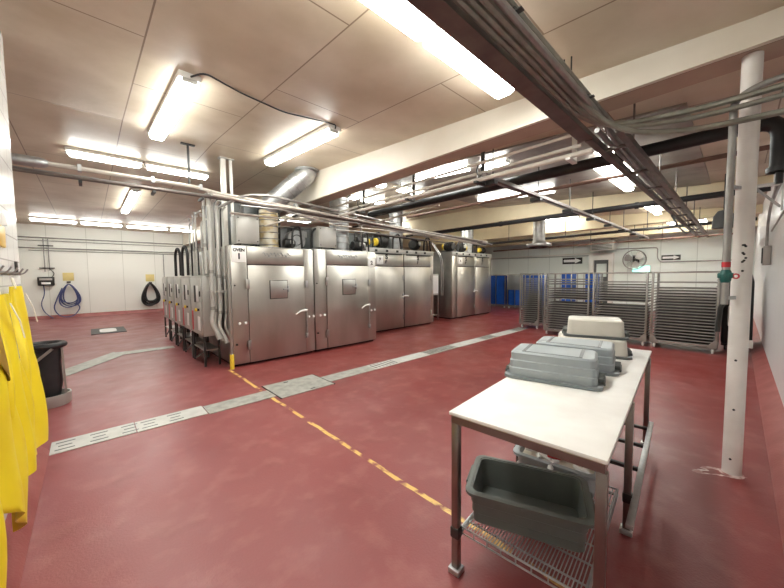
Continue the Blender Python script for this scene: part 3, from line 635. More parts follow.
# ------------------------------------------------------------------ overhead bundle and ladder strut (along X)
OB = 'overhead conduit bundle'
t = thing('strut_channel', 'wide brown strut channel on the left of the overhead conduit bundle', 'strut', (-.40, 1.10, 3.0))
g = MB().box(0, 4.15, -.062, .062, 0, .012).box(0, 4.15, -.062, -.050, .012, .05).box(0, 4.15, .050, .062, .012, .05).box(0, 4.15, -.012, .012, .012, .03)
g.build('channel', M['brownchan'], t)
g = MB()
for x in (1.1, 2.4, 3.6):
    for s in (-.03, .03): g.tube([(x,s,.01),(x,s,zc(1.1)-3.0)], .007, 6)
g.build('hanger_rod', M['darkmetal'], t)
for j, (y, z, r, m) in enumerate(((1.005,3.035,.024,'olive'),(.960,3.03,.020,'olive'),(.918,3.035,.022,'olive'),(.875,3.04,.020,'conduit'))):
    lb = ('dull olive conduit next to the brown channel in the overhead bundle', 'second dull conduit from the brown channel in the overhead bundle', 'third dull conduit from the brown channel in the overhead bundle', 'outermost shiny conduit on the right of the overhead bundle')[j]
    if j == 0: pts = [(-.38,y,z),(3.2,y,z),(3.5,.85,z-.06),(3.56,.3,2.93),(3.60,-.38,2.95)]
    elif j == 1: pts = [(-.38,y,z),(3.15,y,z),(3.46,.80,z-.10),(3.55,.3,2.86),(3.58,-.38,2.88)]
    elif j == 2: pts = [(-.38,y,z),(3.1,y,z),(3.4,.72,z-.18),(3.54,.3,2.77),(3.56,-.38,2.75)]
    else: pts = [(-.38,y,z),(3.35,y,z),(3.9,.93,z),(9.4,.98,z)]
    run(pts, r, M[m], lb, OB, fil=.25, coup=1.35)
run([(-.38,.895,3.115),(3.3,.895,3.115),(3.9,.89,3.115),(8.5,.90,3.115)], .022, M['olive'], 'thin conduit lying above the shiny one in the overhead bundle', OB, coup=1.8)
for x in (.55, 1.75, 3.0):
    t = thing('bundle_bracket', 'black cross bracket carrying the overhead conduit bundle', 'bracket', (x, .95, 2.985), 0, 'cross brackets of the bundle')
    MB().bar((0,-.085,.092), (0,.10,.092), .03, .02).build('bar', M['darkmetal'], t)
    g = MB()
    for y in (-.10,-.045,.0,.055): g.box(-.018,.018,y-.02,y+.02,.074,.0815)
    g.build('clips', M['darkmetal'], t)
# ladder strut beyond the beam
t = thing('ladder_strut', 'long ladder like strut hanging along the room beyond the near beam', 'strut', (3.75, 1.10, 3.0))
MB().box(0, 13.6, -.055, .012, -.01, .06).build('side_rail', M['brownchan'], t)
MB().box(0, 13.6, -.31, -.25, -.01, .06).build('side_rail', M['brownchan'], t)
for k in range(11): MB().bar((.5+k*1.22,-.26,.015), (.5+k*1.22,-.045,.015), .04, .03).build('rung', M['brownchan'], t)
for k in range(8):
    x = .6+k*1.75
    MB().tube([(x,-.02,.05),(x,-.02,zc(1.08)-3.0)], .010, 6).tube([(x,-.28,.05),(x,-.28,zc(.82)-3.0)], .010, 6).build('hanger_rod', M['brownchan'], t)
for k in range(2): run([(3.8,1.02-.08*k,3.09),(8.0,1.02-.08*k,3.09),(17.0,1.02-.08*k,3.09)], .026, M['conduit'], 'thin conduit lying on the ladder strut', 'conduits on the ladder strut', coup=0)
tag(MB().tube([(9.9,1.09,2.967),(10.0,1.09,2.967),(11.5,1.12,2.86),(13.2,1.12,2.84),(14.2,1.09,2.967),(14.3,1.09,2.967)], .022, 8, fil=.4).build('sagging_cable', M['black']), 'black cable sagging under the far end of the ladder strut', 'cable')
# second rail
t = thing('hanging_rail', 'steel rail hanging along the room left of the ladder strut', 'rail', (4.05, 2.45, 3.0))
MB().box(0, 12.0, -.03, .03, 0, .055).build('rail', M['brownchan'], t)
MB().tube([(0,.10,.03),(12,.10,.03)], .018, 8).build('side_pipe', M['conduit'], t)
for k in range(8):
    x = .25+k*1.55
    MB().tube([(x,0,.05),(x,0,zc(2.45)-3.0)], .009, 6).build('hanger_rod', M['darkmetal'], t)
    MB().box(x-.05, x+.05, -.05, .13, -.06, .0).build('trolley_stop', M['darkmetal'], t)

# pale conduits along Y just past the near beam
PC = 'pale conduits past the near beam'
for j, (x, z, r, y0, y1) in enumerate(((4.02,3.20,.020,1.15,6.0),(4.10,3.09,.022,1.25,6.3),(4.20,3.05,.018,1.2,5.9),(4.06,2.99,.030,1.12,7.4))):
    run([(x,y0,z),(x,y0+1.2,z-.01),(x,y1,z-.03)], r, M['conduit_pale'], ('topmost pale conduit under the near beam', 'second pale conduit under the near beam', 'thin third pale conduit under the near beam', 'lowest and thickest pale conduit under the near beam')[j], PC, coup=1.1)
for k, (y, lb) in enumerate(((1.35,'white conduit hanger next to the brown channel end'), (2.55,'dark conduit hanger on the pale conduits, second from the brown channel'), (3.9,'dark conduit hanger on the pale conduits, third from the brown channel'), (5.3,'dark conduit hanger on the pale conduits nearest the ovens'))):
    t = thing('conduit_hanger', lb, 'hanger', (4.10, y, 2.93), 0, 'hangers of the pale conduits')
    mm = M['white'] if k == 0 else M['darkmetal']
    MB().box(-.11, .11, -.025, .025, 0, .028).build('channel', mm, t)
    MB().box(.085, .11, -.025, .025, .028, zc(y)-2.93).build('post', mm, t)
    if k: MB().torus((0,.0,.18), .07, .009, 'y', 14, 5).build('clamp_ring', mm, t)
# black insulated pipe and the others
t = thing('insulated_pipe', 'thick black insulated pipe crossing behind the column and turning down', 'pipe', (5.35, -.262, 2.70))
MB().tube([(0,0,0),(0,0,.54),(-.03,1.0,.52),(-.06,6.7,.50)], .078, 16, fil=.18).build('pipe', M['blackpipe'], t)
MB().lathe((0,0,0), [(.08,0),(.10,0),(.10,.05),(.08,.05)], 16).build('end_flange', M['black'], t)
MB().tube([(0,0,-.12),(0,0,0)], .03, 10).build('bare_end', M['darkmetal'], t)
g = MB()
for y in (1.5, 3.6, 5.6): g.tube([(-.04,y,.59),(-.04,y,zc(y-.245)-2.70)], .009, 6)
g.build('hanger_rod', M['darkmetal'], t)
run([(6.25,-.36,3.20),(6.25,3.6,3.2),(6.2,6.0,3.18)], .032, M['browniron'], 'brown pipe crossing behind the black insulated pipe', 'crossing pipes', coup=2)
run([(9.25,-.36,3.20),(9.25,3,3.2),(9.25,8,3.18)], .06, M['blackpipe'], 'black pipe running along the face of the second beam', 'crossing pipes', coup=2)
run([(12.9,-.3,3.05),(12.9,9,3.0)], .045, M['darkmetal'], 'dark pipe crossing in front of the third beam', 'crossing pipes', coup=2)
run([(15.9,-.3,2.95),(15.9,9,2.9)], .03, M['browniron'], 'thin brown pipe crossing before the far wall', 'crossing pipes', coup=2)
for k, y in enumerate((2.0, 4.4, 6.6)):
    for x, z in ((12.9, 3.05), (15.9, 2.95)):
        t = thing('pipe_drop_rod', 'thin drop rod holding a crossing pipe far back', 'hanger', (x, y, z-.04), 0, 'drop rods of the crossing pipes')
        MB().tube([(0,0,.0),(0,0,zc(y)-z+.04)], .012, 6).build('rod', M['darkmetal'], t); MB().box(-.06,.06,-.03,.03,-.02,.0).build('cleat', M['darkmetal'], t)

# hanging round hood
t = thing('hanging_hood', 'round silver duct with a wide diffuser hanging from the far ceiling', 'duct', (10.6, 4.40, 2.52))
MB().tube([(0,0,.16),(0,0,zc(4.4)-2.52)], .18, 22).build('duct_pipe', M['conduit'], t)
MB().lathe((0,0,0), [(.22,0),(.36,.02),(.37,.06),(.36,.10),(.22,.13),(.19,.20)], 22).build('diffuser', M['conduit'], t)
MB().torus((0,0,.0), .26, .03, n=22).build('lower_ring', M['darkmetal'], t)
# ------------------------------------------------------------------ column and pipes on it
t = thing('support_column', 'white round steel column standing on the floor at right', 'column', (3.78, -.02, 0))
MB().tube([(0,0,0),(0,0,3.30)], .058, 28).build('shaft', M['columnpaint'], t)
g = MB()
for (a, z) in ((2.35,.95),(2.40,.55),(2.5,1.86),(2.62,1.86),(2.75,1.85),(2.5,1.80),(2.62,1.79),(2.50,1.73),(2.64,1.74),(2.80,1.76),(2.55,1.66),(2.3,.14)):
    g.lathe((.0580*math.cos(a+.65), .0580*math.sin(a+.65), z), [(.0,-.002),(.009,-.002),(.009,.006),(0,.006)], 6, 'x', False)
g.build('bolt_holes', M['ink'], t)
MB().lathe((0,0,0), [(.0585,0),(.075,0),(.0585,.010)], 24, cap=False).build('base_weld', M['stain'], t)
MB().box(.0,.03,-.08,-.052,1.05,1.11,.004).build('side_bracket', M['columnpaint'], t)
# stain on the floor at the column foot
for k, (dx, dy, a0, sc) in enumerate(((-.07,.085,2.4,1.0),)):
    g = MB(); rr = random.Random(5); NN = 36; V = []
    for ring in (1.0, .62):
        for q in range(NN):
            a = 2*PI*q/NN; w = ring*(1+.35*math.sin(3*a+1)+.2*rr.uniform(-1, 1)); V.append((3.78+dx+.15*w*math.cos(a)*.45-.06*w*math.sin(a), -.02+dy+.13*w*math.sin(a), .0008+.0006*(1-ring)))
    g.add(V, [(q, (q+1) % NN, NN+(q+1) % NN, NN+q) for q in range(NN)])
    tag(g.build('floor_stain', M['stain']), 'pale ring shaped mineral stain on the red floor at the foot of the column', 'stain', kind='structure')
t = thing('valve_pipe', 'grey vertical pipe with a green valve in front of the column', 'pipe', (3.62, .065, 1.40))
MB().tube([(0,0,0),(0,0,1.54),(0,-.10,1.60),(0,-.44,1.64)], .023, 12, fil=.08).build('pipe', M['conduit'], t)
MB().lathe((0,0,.22), [(.024,-.05),(.032,-.035),(.036,0),(.032,.035),(.024,.05)], 12, cap=False).box(-.026,.026,-.046,.046,.205,.245,.008).build('green_valve', M['green'], t)
MB().tube([(0,0,.29),(0,0,.33)], .026, 12).build('red_collar', M['red'], t)
MB().torus((-.02,-.055,.22), .016, .006, 'x', 14, 5).build('handwheel', M['red'], t)
MB().tube([(0,0,.02),(.01,.02,-.03),(.02,.03,-.22)], .016, 10).build('lower_pipe', M['darkmetal'], t)
MB().bar((0,-.01,.9), (.09,-.05,.9), .025).build('standoff', M['galv'], t)
MB().bar((0,-.01,.05), (.09,-.05,.05), .025).build('standoff', M['galv'], t)
t = thing('dome_fixture', 'dark grey dome hanging from the far ceiling, half hidden by the valve pipe', 'fixture', (8.9, .22, 2.50))
MB().lathe((0,0,0), [(.02,.34),(.09,.32),(.15,.22),(.17,.0),(.155,.0),(.13,.2),(.0,.29)], 18, cap=False).build('dome', M['shade'], t)
MB().tube([(0,0,.30),(0,0,zc(.22)-2.50)], .012, 6).build('stem', M['darkmetal'], t)

# ------------------------------------------------------------------ right wall fittings
t = thing('wall_junction_box', 'small grey electrical box with a black slot on the right wall behind the column', 'box', (9.3, YR, 1.78))
MB().box(-.35, .35, .0, .10, 0, .34, .01).build('case', M['boxgrey'], t); MB().box(-.30, -.02, .1005, .112, .03, .31).build('slot', M['ink'], t)
MB().tube([(0,.05,.34),(0,.05,.75),(-.5,.05,1.0),(-2.6,.05,1.25)], .02, 8, fil=.15).build('conduit_tail', M['conduit'], t)
t = thing('wall_bracket', 'grey angle bracket on the right wall below the black pipe', 'bracket', (7.2, YR, 2.62))
MB().box(-.05,.05,.0,.02,-.1,.30).box(-.04,.04,.02,.30,.26,.30).build('arm', M['boxgrey'], t); MB().bar((0,.02,-.05),(0,.27,.26),.03).build('strut', M['conduit'], t)
for k, z in enumerate((2.45, 2.95)):
    run([(1.0,YR+.03,z+.1),(8.6,YR+.03,z-.1)], .012, M['conduit'], ('lower thin conduit on the right wall', 'upper thin conduit on the right wall')[k], 'right wall conduits', coup=0)
t = thing('covered_trolley', 'tall black covered trolley against the right wall behind the column', 'trolley', (10.35, -.02, 0))
MB().loft([(.14,.52,.22,.03),(.2,.53,.23,.04),(1.45,.52,.22,.05),(1.60,.48,.19,.08),(1.63,.40,.14,.08)]).build('cover', M['black'], t)
MB().box(-.54,.54,-.22,.22,.10,.139).build('base', M['darkmetal'], t)
for sx in (-.45,.45):
    for sy in (-.16,.16): MB().lathe((sx,sy-.015,.05), [(.0,0),(.05,0),(.05,.03),(0,.03)], 14, 'y', False).bar((sx,sy,.05),(sx,sy,.10),.03).build('caster', M['darkmetal'], t)
MB().tube([(-.54,.10,.95),(-.62,.12,.93),(-.62,.12,.55),(-.56,.10,.52)], .018, 8, fil=.04).build('handle', M['paper'], t)

# ------------------------------------------------------------------ tray racks
def rack(x0, x1, y0, y1, label, skip, traylabel, group, levels=23, h=1.68):
    w, d = y1-y0, x1-x0
    t = thing('tray_rack', label, 'rack', (x0, y0, 0), 0, 'wheeled tray racks')
    z0 = .145
    for sx in (.02, d-.02):
        for sy in (.02, w-.02): MB().box(sx-.02, sx+.02, sy-.02, sy+.02, z0, h, .004).build('post', M['rack_steel'], t)
    for sx in (.02, d-.02): MB().box(sx-.018, sx+.018, .04, w-.04, h-.035, h, .003).build('top_rail', M['rack_steel'], t)
    for sy in (.02, w-.02): MB().box(.04, d-.04, sy-.018, sy+.018, h-.035, h, .003).build('top_rail', M['rack_steel'], t)
    MB().box(-.005, .035, .0, w, z0-.035, z0+.005, .003).box(d-.035, d+.005, .0, w, z0-.035, z0+.005, .003).box(.035, d-.035, .0, .04, z0-.035, z0+.005).box(.035, d-.035, w-.04, w, z0-.035, z0+.005).build('base_frame', M['rack_steel'], t)
    for s in (0, 1):
        a = .0 if s == 0 else w; q = .16 if s == 0 else -.16
        MB().hexa([(-.010,a,z0),(-.010,a+q,z0),(-.010,a+q*.35,z0+.13),(-.010,a,z0+.13)], [(-.006,a,z0),(-.006,a+q,z0),(-.006,a+q*.35,z0+.13),(-.006,a,z0+.13)]).build('gusset', M['rack_steel'], t)
    for sx in (.06, d-.06):
        for sy in (.07, w-.07):
            c = MB().box(sx-.025,sx+.025,sy-.028,sy-.022,.045,.11).box(sx-.025,sx+.025,sy+.022,sy+.028,.045,.11).box(sx-.03,sx+.03,sy-.03,sy+.03,.10,.11).build('caster', M['rack_steel'], t)
            MB().lathe((sx,sy-.016,.05), [(.0,0),(.045,0),(.05,.005),(.05,.027),(.045,.032),(0,.032)], 16, 'y', False).build('wheel', M['paper'], c)
    g = MB(); sp = (h-.12-z0-.02)/(levels-1)
    for k in range(levels):
        z = z0+.02+k*sp
        for sy in (.045, w-.045): g.box(.04, d-.04, sy-.012, sy+.012, z-.003, z)
    g.build('runners', M['tray_mesh_shaded'], t)
    proto = None
    for k in range(levels):
        if k in skip: continue
        z = z0+.02+k*sp+.0005
        if proto is None:
            ww, dd = w-.09, d-.02
            gm = MB().box(-.016,.004,-ww/2,ww/2,0,.019).box(dd-.016,dd,-ww/2,ww/2,0,.019).box(.004,dd-.016,-ww/2,-ww/2+.018,0,.020).box(.004,dd-.016,ww/2-.018,ww/2,0,.020).box(.004,dd-.016,-ww/2+.018,ww/2-.018,.004,.007)
            o = gm.build('drying_tray', M['tray_edge'], None, 0); o.data.materials.append(M['tray_mesh_shaded'])
            for pl in list(o.data.polygons)[-6:]: pl.material_index = 1
            proto = o
        else:
            o = proto.copy(); COL.objects.link(o)
        o.location = (x0+.01, (y0+y1)/2+random.uniform(-.004,.004), z); tag(o, traylabel, 'tray', group)
rack(9.10, 9.85, .23, 1.30, 'tray rack farthest right, partly hidden by the white column', {21, 22, 19}, 'steel drying tray slid into the rack beside the column', 'trays in the right rack')
rack(9.10, 9.85, 1.36, 2.45, 'tray rack in the middle of the three facing the table', {21, 22, 12}, 'steel drying tray slid into the middle rack of the three', 'trays in the middle rack')
rack(9.10, 9.85, 2.52, 3.62, 'tray rack on the left of the three, with a bare slot halfway up', {12, 22, 18}, 'steel drying tray slid into the left rack of the three', 'trays in the left rack')
rack(9.75, 10.45, 4.02, 4.62, 'narrow tray rack standing behind and left of the three', {22}, 'small steel drying tray in the narrow rack set back at left', 'trays in the narrow rack')

# ------------------------------------------------------------------ blue carts by the far wall
def cart(x, y0, y1, h, label, grey=0):
    t = thing('blue_cart', label, 'cart', (x, y0, 0), 0, 'blue carts'); w = y1-y0; d = .8
    MB().loft([(.17,d/2-.06,w/2-.06,.03,d/2,w/2),(h-.04,d/2-.05,w/2-.05,.03,d/2,w/2)]).build('liner', M['blue'], t)
    for sx in (.02, d-.02):
        for sy in (.02, w-.02): MB().box(sx-.02,sx+.02,sy-.02,sy+.02,.14,h,.004).build('post', M['steel2'], t)
    MB().box(0,d,0,.04,.10,.139).box(0,d,w-.04,w,.10,.139).box(0,.04,.04,w-.04,.10,.139).box(d-.04,d,.04,w-.04,.10,.139).box(.0,.03,w/2-.015,w/2+.015,.14,h-.03).box(0,.03,.04,w-.04,h-.03,h).build('frame', M['steel2'], t)
    MB().box(d-.03,d,.04,w-.04,h-.03,h).build('top_rail', M['steel2'], t)
    if grey: MB().box(-.012,-.002,.04,w-.04,h*.55,h-.04,.004).build('grey_panel', mat('frosted_grey_panel', (.22,.24,.24), .4), t)
    for sx in (.08, d-.08):
        for sy in (.08, w-.08): MB().lathe((sx,sy-.02,.05), [(0,0),(.05,0),(.05,.04),(0,.04)], 14, 'y', False).bar((sx,sy,.05),(sx,sy,.10),.05).build('caster', M['paper'], t)
cart(14.9, 7.78, 8.80, 1.64, 'blue lined cart farthest left, beside the last oven')
cart(14.9, 6.90, 7.70, 1.66, 'cart with a grey upper front panel over blue', grey=1)
cart(14.9, 6.02, 6.82, 1.64, 'blue lined cart right of the grey fronted one')
cart(15.4, 4.95, 5.45, 1.70, 'blue lined cart behind the left one of the three tray racks')
cart(15.4, 4.05, 4.50, 1.70, 'blue lined cart behind the middle tray rack, below the far doorway')

# ------------------------------------------------------------------ far wall fittings
def arrow_sign(y, z, s, label):
    t = thing('arrow_sign', label, 'sign', (XF, y, z), 0, 'arrow signs on the far wall')
    MB().box(-.03, -.001, -s/2, s/2, -s*.17, s*.17, .004).build('plate', M['ink'], t)
    a = s*.40      # arrow points right in the photograph (towards -Y)
    pts = [(a*1.08,.07*s),(-a*.35,.07*s),(-a*.35,.145*s),(-a*1.12,0),(-a*.35,-.145*s),(-a*.35,-.07*s),(a*1.08,-.07*s)]
    n = len(pts); MB().add([(-.036,p[0],p[1]) for p in pts]+[(-.031,p[0],p[1]) for p in pts], [tuple(range(n)), tuple(range(n,2*n))]+[(i,(i+1)%n,n+(i+1)%n,n+i) for i in range(n)]).build('white_arrow', M['paper'], t)
arrow_sign(5.78, 2.31, .92, 'black arrow sign with a white arrow, on the far wall left of the fan')
arrow_sign(1.96, 2.30, .62, 'black arrow sign with a white arrow, on the far wall right of the fan')
t = thing('wall_fan', 'large round wire cage fan on the far wall', 'fan', (XF-.35, 3.15, 2.25))
g = MB()
for r in (.42,.40,.14): g.torus((-.10 if r < .42 else -.02, 0, 0), r, .006 if r < .42 else .022, 'x', 30, 5)
for k in range(10):
    a = 2*PI*k/10; g.tube([(-.11,.14*math.cos(a),.14*math.sin(a)),(-.02,.42*math.cos(a),.42*math.sin(a))], .004, 4)
g.build('cage', M['conduit'], t)
for k in range(3):
    a = 2*PI*k/3+.5; ca, sa = math.cos(a), math.sin(a)
    loc = [(.05,-.05),(.16,-.15),(.30,-.20),(.37,-.10),(.37,.06),(.28,.12),(.12,.07)]
    V = [(-.05-.03*(v/.12), u*ca-v*sa, u*sa+v*ca) for u, v in loc]; V2 = [(x+.008,y,z) for x,y,z in V]; n = len(loc)
    MB().add(V+V2, [tuple(range(n)), tuple(range(n,2*n))]+[(i,(i+1)%n,n+(i+1)%n,n+i) for i in range(n)]).build('blade', M['panelgrey'], t)
MB().lathe((-.05,0,0), [(.0,-.05),(.04,-.05),(.055,0),(.055,.18),(.0,.18)], 16, 'x', False).build('motor', M['darkmetal'], t)
MB().box(.05,.34,-.03,.03,-.05,.05).box(.30,.349,-.12,.12,-.2,.2).build('wall_bracket', M['darkmetal'], t)
t = thing('lit_exit_sign', 'small glowing blue green sign on the far wall under the fan', 'sign', (XF, 2.95, 1.83))
MB().box(-.06,-.001,-.33,.33,-.16,.16,.01).build('case', M['boxgrey'], t); MB().box(-.066,-.061,-.31,.31,-.14,.14).build('lit_face', M['cyan'], t)
# doorway box beside the fan
struct(MB().box(XF-.22, XF-.001, 4.78, 4.98, 0, 2.62).box(XF-.22, XF-.001, 3.98, 4.16, 0, 2.62).box(XF-.22, XF-.001, 4.16, 4.78, 2.30, 2.62).build('door_1_frame', M['white'], smooth=0))
struct(MB().box(XF-.08, XF-.002, 4.16, 4.78, 0, 2.30).build('door_1', M['shade'], smooth=0))
struct(MB().box(XF-.09, XF-.081, 4.26, 4.68, 1.5, 2.12).build('window_1', M['far_panel'], smooth=0))
t = thing('unit_heater', 'grey hanging heater box above the far doorway', 'heater', (17.35, 4.35, 2.70))
MB().box(-.25,.30,-.55,.40,0,.46,.02).build('case', M['panelgrey'], t)
g = MB()
for k in range(6): g.box(-.27,-.251,-.48,.33,.05+k*.065,.08+k*.065)
g.build('louvres', M['darkmetal'], t)
for sy in (-.4,.3): MB().tube([(0,sy,.46),(0,sy,zc(4.3)-2.70)], .012, 6).build('hanger_rod', M['darkmetal'], t)
run([(XF-.04,.0,2.12),(XF-.04,2.3,2.12),(XF-.04,2.4,2.3),(XF-.04,2.4,2.75),(XF-.04,4.0,2.78)], .02, M['conduit'], 'thin conduit stepping around the right arrow sign on the far wall', 'far wall conduits', coup=0)
run([(XF-.04,4.2,2.52),(XF-.04,10.5,2.60)], .018, M['conduit'], 'thin straight conduit along the far wall above the blue carts', 'far wall conduits', coup=0)
struct(MB().box(XF-.03, XF-.001, 5.0, 11.5, 2.60, 2.66).build('trim_3', M['white'], smooth=0))

# ------------------------------------------------------------------ back wall fittings
def wallrun(x0, x1, z0, z1, r, lb):
    run([(x0,YB-.05,z0),(x1,YB-.05,z1)], r, M['conduit'], lb, 'back wall conduits', coup=2.4)
wallrun(-2.15, 3.6, 3.34, 3.34, .022, 'topmost long conduit on the back wall')
wallrun(-2.15, 4.6, 3.22, 3.22, .014, 'thin second conduit on the back wall')
wallrun(-2.15, 4.9, 2.92, 2.92, .022, 'lower dark conduit on the back wall')
wallrun(-1.7, 4.9, 2.82, 2.82, .016, 'thin lowest conduit on the back wall')
for k, x in enumerate((-1.28, -1.15)):
    run([(x,YB-.04,3.30),(x,YB-.04,1.95 if k == 0 else 2.0)], .016, M['conduit'], ('left of the two drop conduits above the black box on the back wall', 'right of the two drop conduits above the black box on the back wall')[k], 'drop conduits', coup=0)
for z in (3.02, 2.1):
    t = thing('conduit_strap', ('lower', 'upper')[z > 2.5]+' short dark strap across the two drop conduits', 'strap', (-1.22, YB, z)); MB().box(-.22,.22,-.075,-.056,-.02,.02).box(-.2,-.17,-.056,-.001,-.02,.02).box(.17,.2,-.056,-.001,-.02,.02).build('bar', M['darkmetal'], t)
t = thing('hose_station_box', 'dark box with a white label on the back wall above the blue hose', 'box', (-1.27, YB, 1.38))
MB().box(-.24,.24,-.20,-.001,0,.36,.03).build('case', M['darkmetal'], t); MB().box(-.13,.13,-.215,-.2005,.06,.14).build('label', M['paper'], t); MB().box(-.18,.18,-.215,-.2005,.22,.30,.004).build('display', M['panelgrey'], t)
MB().tube([(.18,-.1,.36),(.26,-.1,.5),(.1,-.08,.72)], .014, 6, fil=.1).build('upper_cord', M['darkmetal'], t)
MB().tube([(-.08,-.1,0),(-.06,-.1,-.35),(-.2,-.1,-.75),(-.1,-.12,-1.12),(.14,-.16,-1.36)], .018, 6, fil=.2).build('lower_cord', M['bluehose'], t)
def sign_y(x, z, lb):
    t = thing('notice_plate', lb, 'sign', (x, YB, z), 0, 'yellow notices on the back wall')
    MB().box(-.17,.17,-.02,-.001,-.17,.17,.004).build('plate', M['paleyellow'], t); MB().box(-.06,.06,-.06,-.001,-.26,-.20,.005).build('hook', M['darkmetal'], t)
sign_y(-.62, 1.74, 'pale yellow square notice on the back wall above the blue hose')
sign_y(2.18, 1.66, 'pale yellow square notice on the back wall above the black hose')
def coil(x, z, w, h, loops, r, m, name, lb, tail=None):
    t = thing(name, lb, 'hose', (x, YB-.1, z)); rnd = random.Random(loops)
    for k in range(loops):
        g = MB(); ww = w*(.70+.3*rnd.random()); hh = h*(.72+.28*rnd.random()); sh = rnd.uniform(-.1,.1)*w; pts = []
        for q in range(29):
            a = 2*PI*q/28; bottom = (1-math.cos(a))/2
            pts.append((math.sin(a)*ww/2*(.55+.75*bottom)+sh*bottom, -.02-.02*k, -hh*bottom))
        g.tube(pts, r, 7, cap=False).build('loop', m, t)
    if tail: MB().tube(tail, r, 7, fil=.2).build('tail', m, t)
coil(-.62, 1.42, .62, 1.0, 5, .022, M['bluehose'], 'coiled_hose', 'blue grey hose coiled on the back wall, its tail lying on the floor', [(-.2,-.06,-.15),(-.34,-.06,-.5),(-.5,-.08,-1.0),(-.3,-.16,-1.36),(.1,-.22,-1.37),(.32,-.12,-1.0),(.2,-.08,-.8)])
coil(2.15, 1.385, .66, 1.08, 5, .045, M['black'], 'coiled_hose', 'thick black hose looped on the back wall right of the floor drain')
for x in (2.75,):
    run([(x,YB-.04,2.80),(x,YB-.04,1.2)], .018, M['conduit'], 'drop conduit on the back wall right of the black hose', 'drop conduits', coup=0)
for k, x in enumerate((4.25, 4.75)): run([(x,YB-.04,3.6),(x,YB-.04,1.3)], .016, M['conduit'], ('left thin riser on the back wall over the electrical panels', 'right thin riser on the back wall over the electrical panels')[k], 'thin risers', coup=0)
# black cable loops above the panels
for k, (y, z) in enumerate(((8.0,1.69),(8.9,1.69),(9.7,1.69))):
    hose([(1.62,y,z),(1.62,y,z+.55),(1.64,y-.18,z+.72),(1.66,y-.36,z+.55),(1.66,y-.36,z+.01)], .03, M['black'], 'cable_loop', ('black cable loop over the second and third electrical panels', 'black cable loop over the third electrical panel', 'black cable loop over the fourth electrical panel')[k], 'cable', 'cable loops', .2)

# ------------------------------------------------------------------ floor drains and covers
def cover(x0, x1, y0, y1, lb, m, slots=0, skew=0):
    t = thing('trench_cover', lb, 'drain cover', ((x0+x1)/2, (y0+y1)/2, 0), 0, 'trench drain covers')
    w, d = (x1-x0)/2, (y1-y0)/2
    MB().hexa([(-w,-d+skew,.0005),(w,-d-skew,.0005),(w,d-skew,.0005),(-w,d+skew,.0005)], [(-w,-d+skew,.008),(w,-d-skew,.008),(w,d-skew,.008),(-w,d+skew,.008)]).build('plate', M[m], t)
    if slots:
        g = MB()
        for k in range(slots):
            x = -w+.06+(2*w-.12)*k/max(slots-1,1); g.box(x-.012, x+.012, -d*.7, d*.7, .0082, .0095)
        g.build('slots', M['ink'], t)
    return t
M['cover'] = mat('galvanised_cover_plate', (.44,.44,.40), .5, .35, (.32,.32,.29), 9, mix=(.4,.65))
M['cover_white'] = mat('pale_cover_plate', (.58,.58,.55), .5, .1, (.48,.48,.45), 7)
cov = [(-.345,.30,4.34,4.66,'cover_white',0,'pale trench cover with worn marks, first from the left wall'), (.31,.98,4.33,4.65,'cover_white',0,'pale trench cover, second from the left wall'),
       (.99,1.82,4.30,4.61,'cover',0,'grey trench cover left of the big square plate'), (2.69,3.62,4.30,4.60,'cover',0,'grey trench cover right of the big square plate'),
       (3.63,4.25,4.30,4.60,'cover_white',7,'slotted trench cover in front of the second oven'), (4.26,5.10,4.30,4.60,'cover_white',0,'pale trench cover right of the first slotted one'),
       (5.11,6.1,4.30,4.60,'cover',10,'slotted trench cover in front of the double door oven'), (6.11,7.3,4.30,4.60,'cover_white',0,'pale trench cover between two slotted ones'),
       (7.31,7.9,4.30,4.60,'cover',6,'small slotted trench cover toward the racks'), (7.91,9.0,4.30,4.60,'cover_white',0,'pale trench cover near the narrow rack'), (9.01,9.7,4.30,4.60,'cover',7,'last trench cover before the narrow rack')]
for k, (a, b, y0, y1, m, s, lb) in enumerate(cov):
    t = cover(a, b, y0, y1, lb, m, s)
    if k < 2:     # worn printed marks
        for q in range(3 if k == 0 else 2):
            cx = -.22+.25*q
            for yy in (-.09, .0, .09): MB().box(cx-.07+.02*(yy == 0), cx+.07-.02*(yy == 0), yy-.012, yy+.012, .0082, .009).build('worn_mark', M['shade'], t)
t = cover(1.84, 2.67, 4.17, 4.83, 'large square steel plate set in the drain line in front of the ovens', 'cover')
MB().box(-.43,-.416,-.34,.34,.0,.0085).box(.416,.43,-.34,.34,0,.0085).build('dark_edge', M['ink'], t)
MB().box(.05,.12,-.29,-.26,.0082,.0095).box(-.12,-.05,.24,.27,.0082,.0095).build('lift_slots', M['ink'], t)
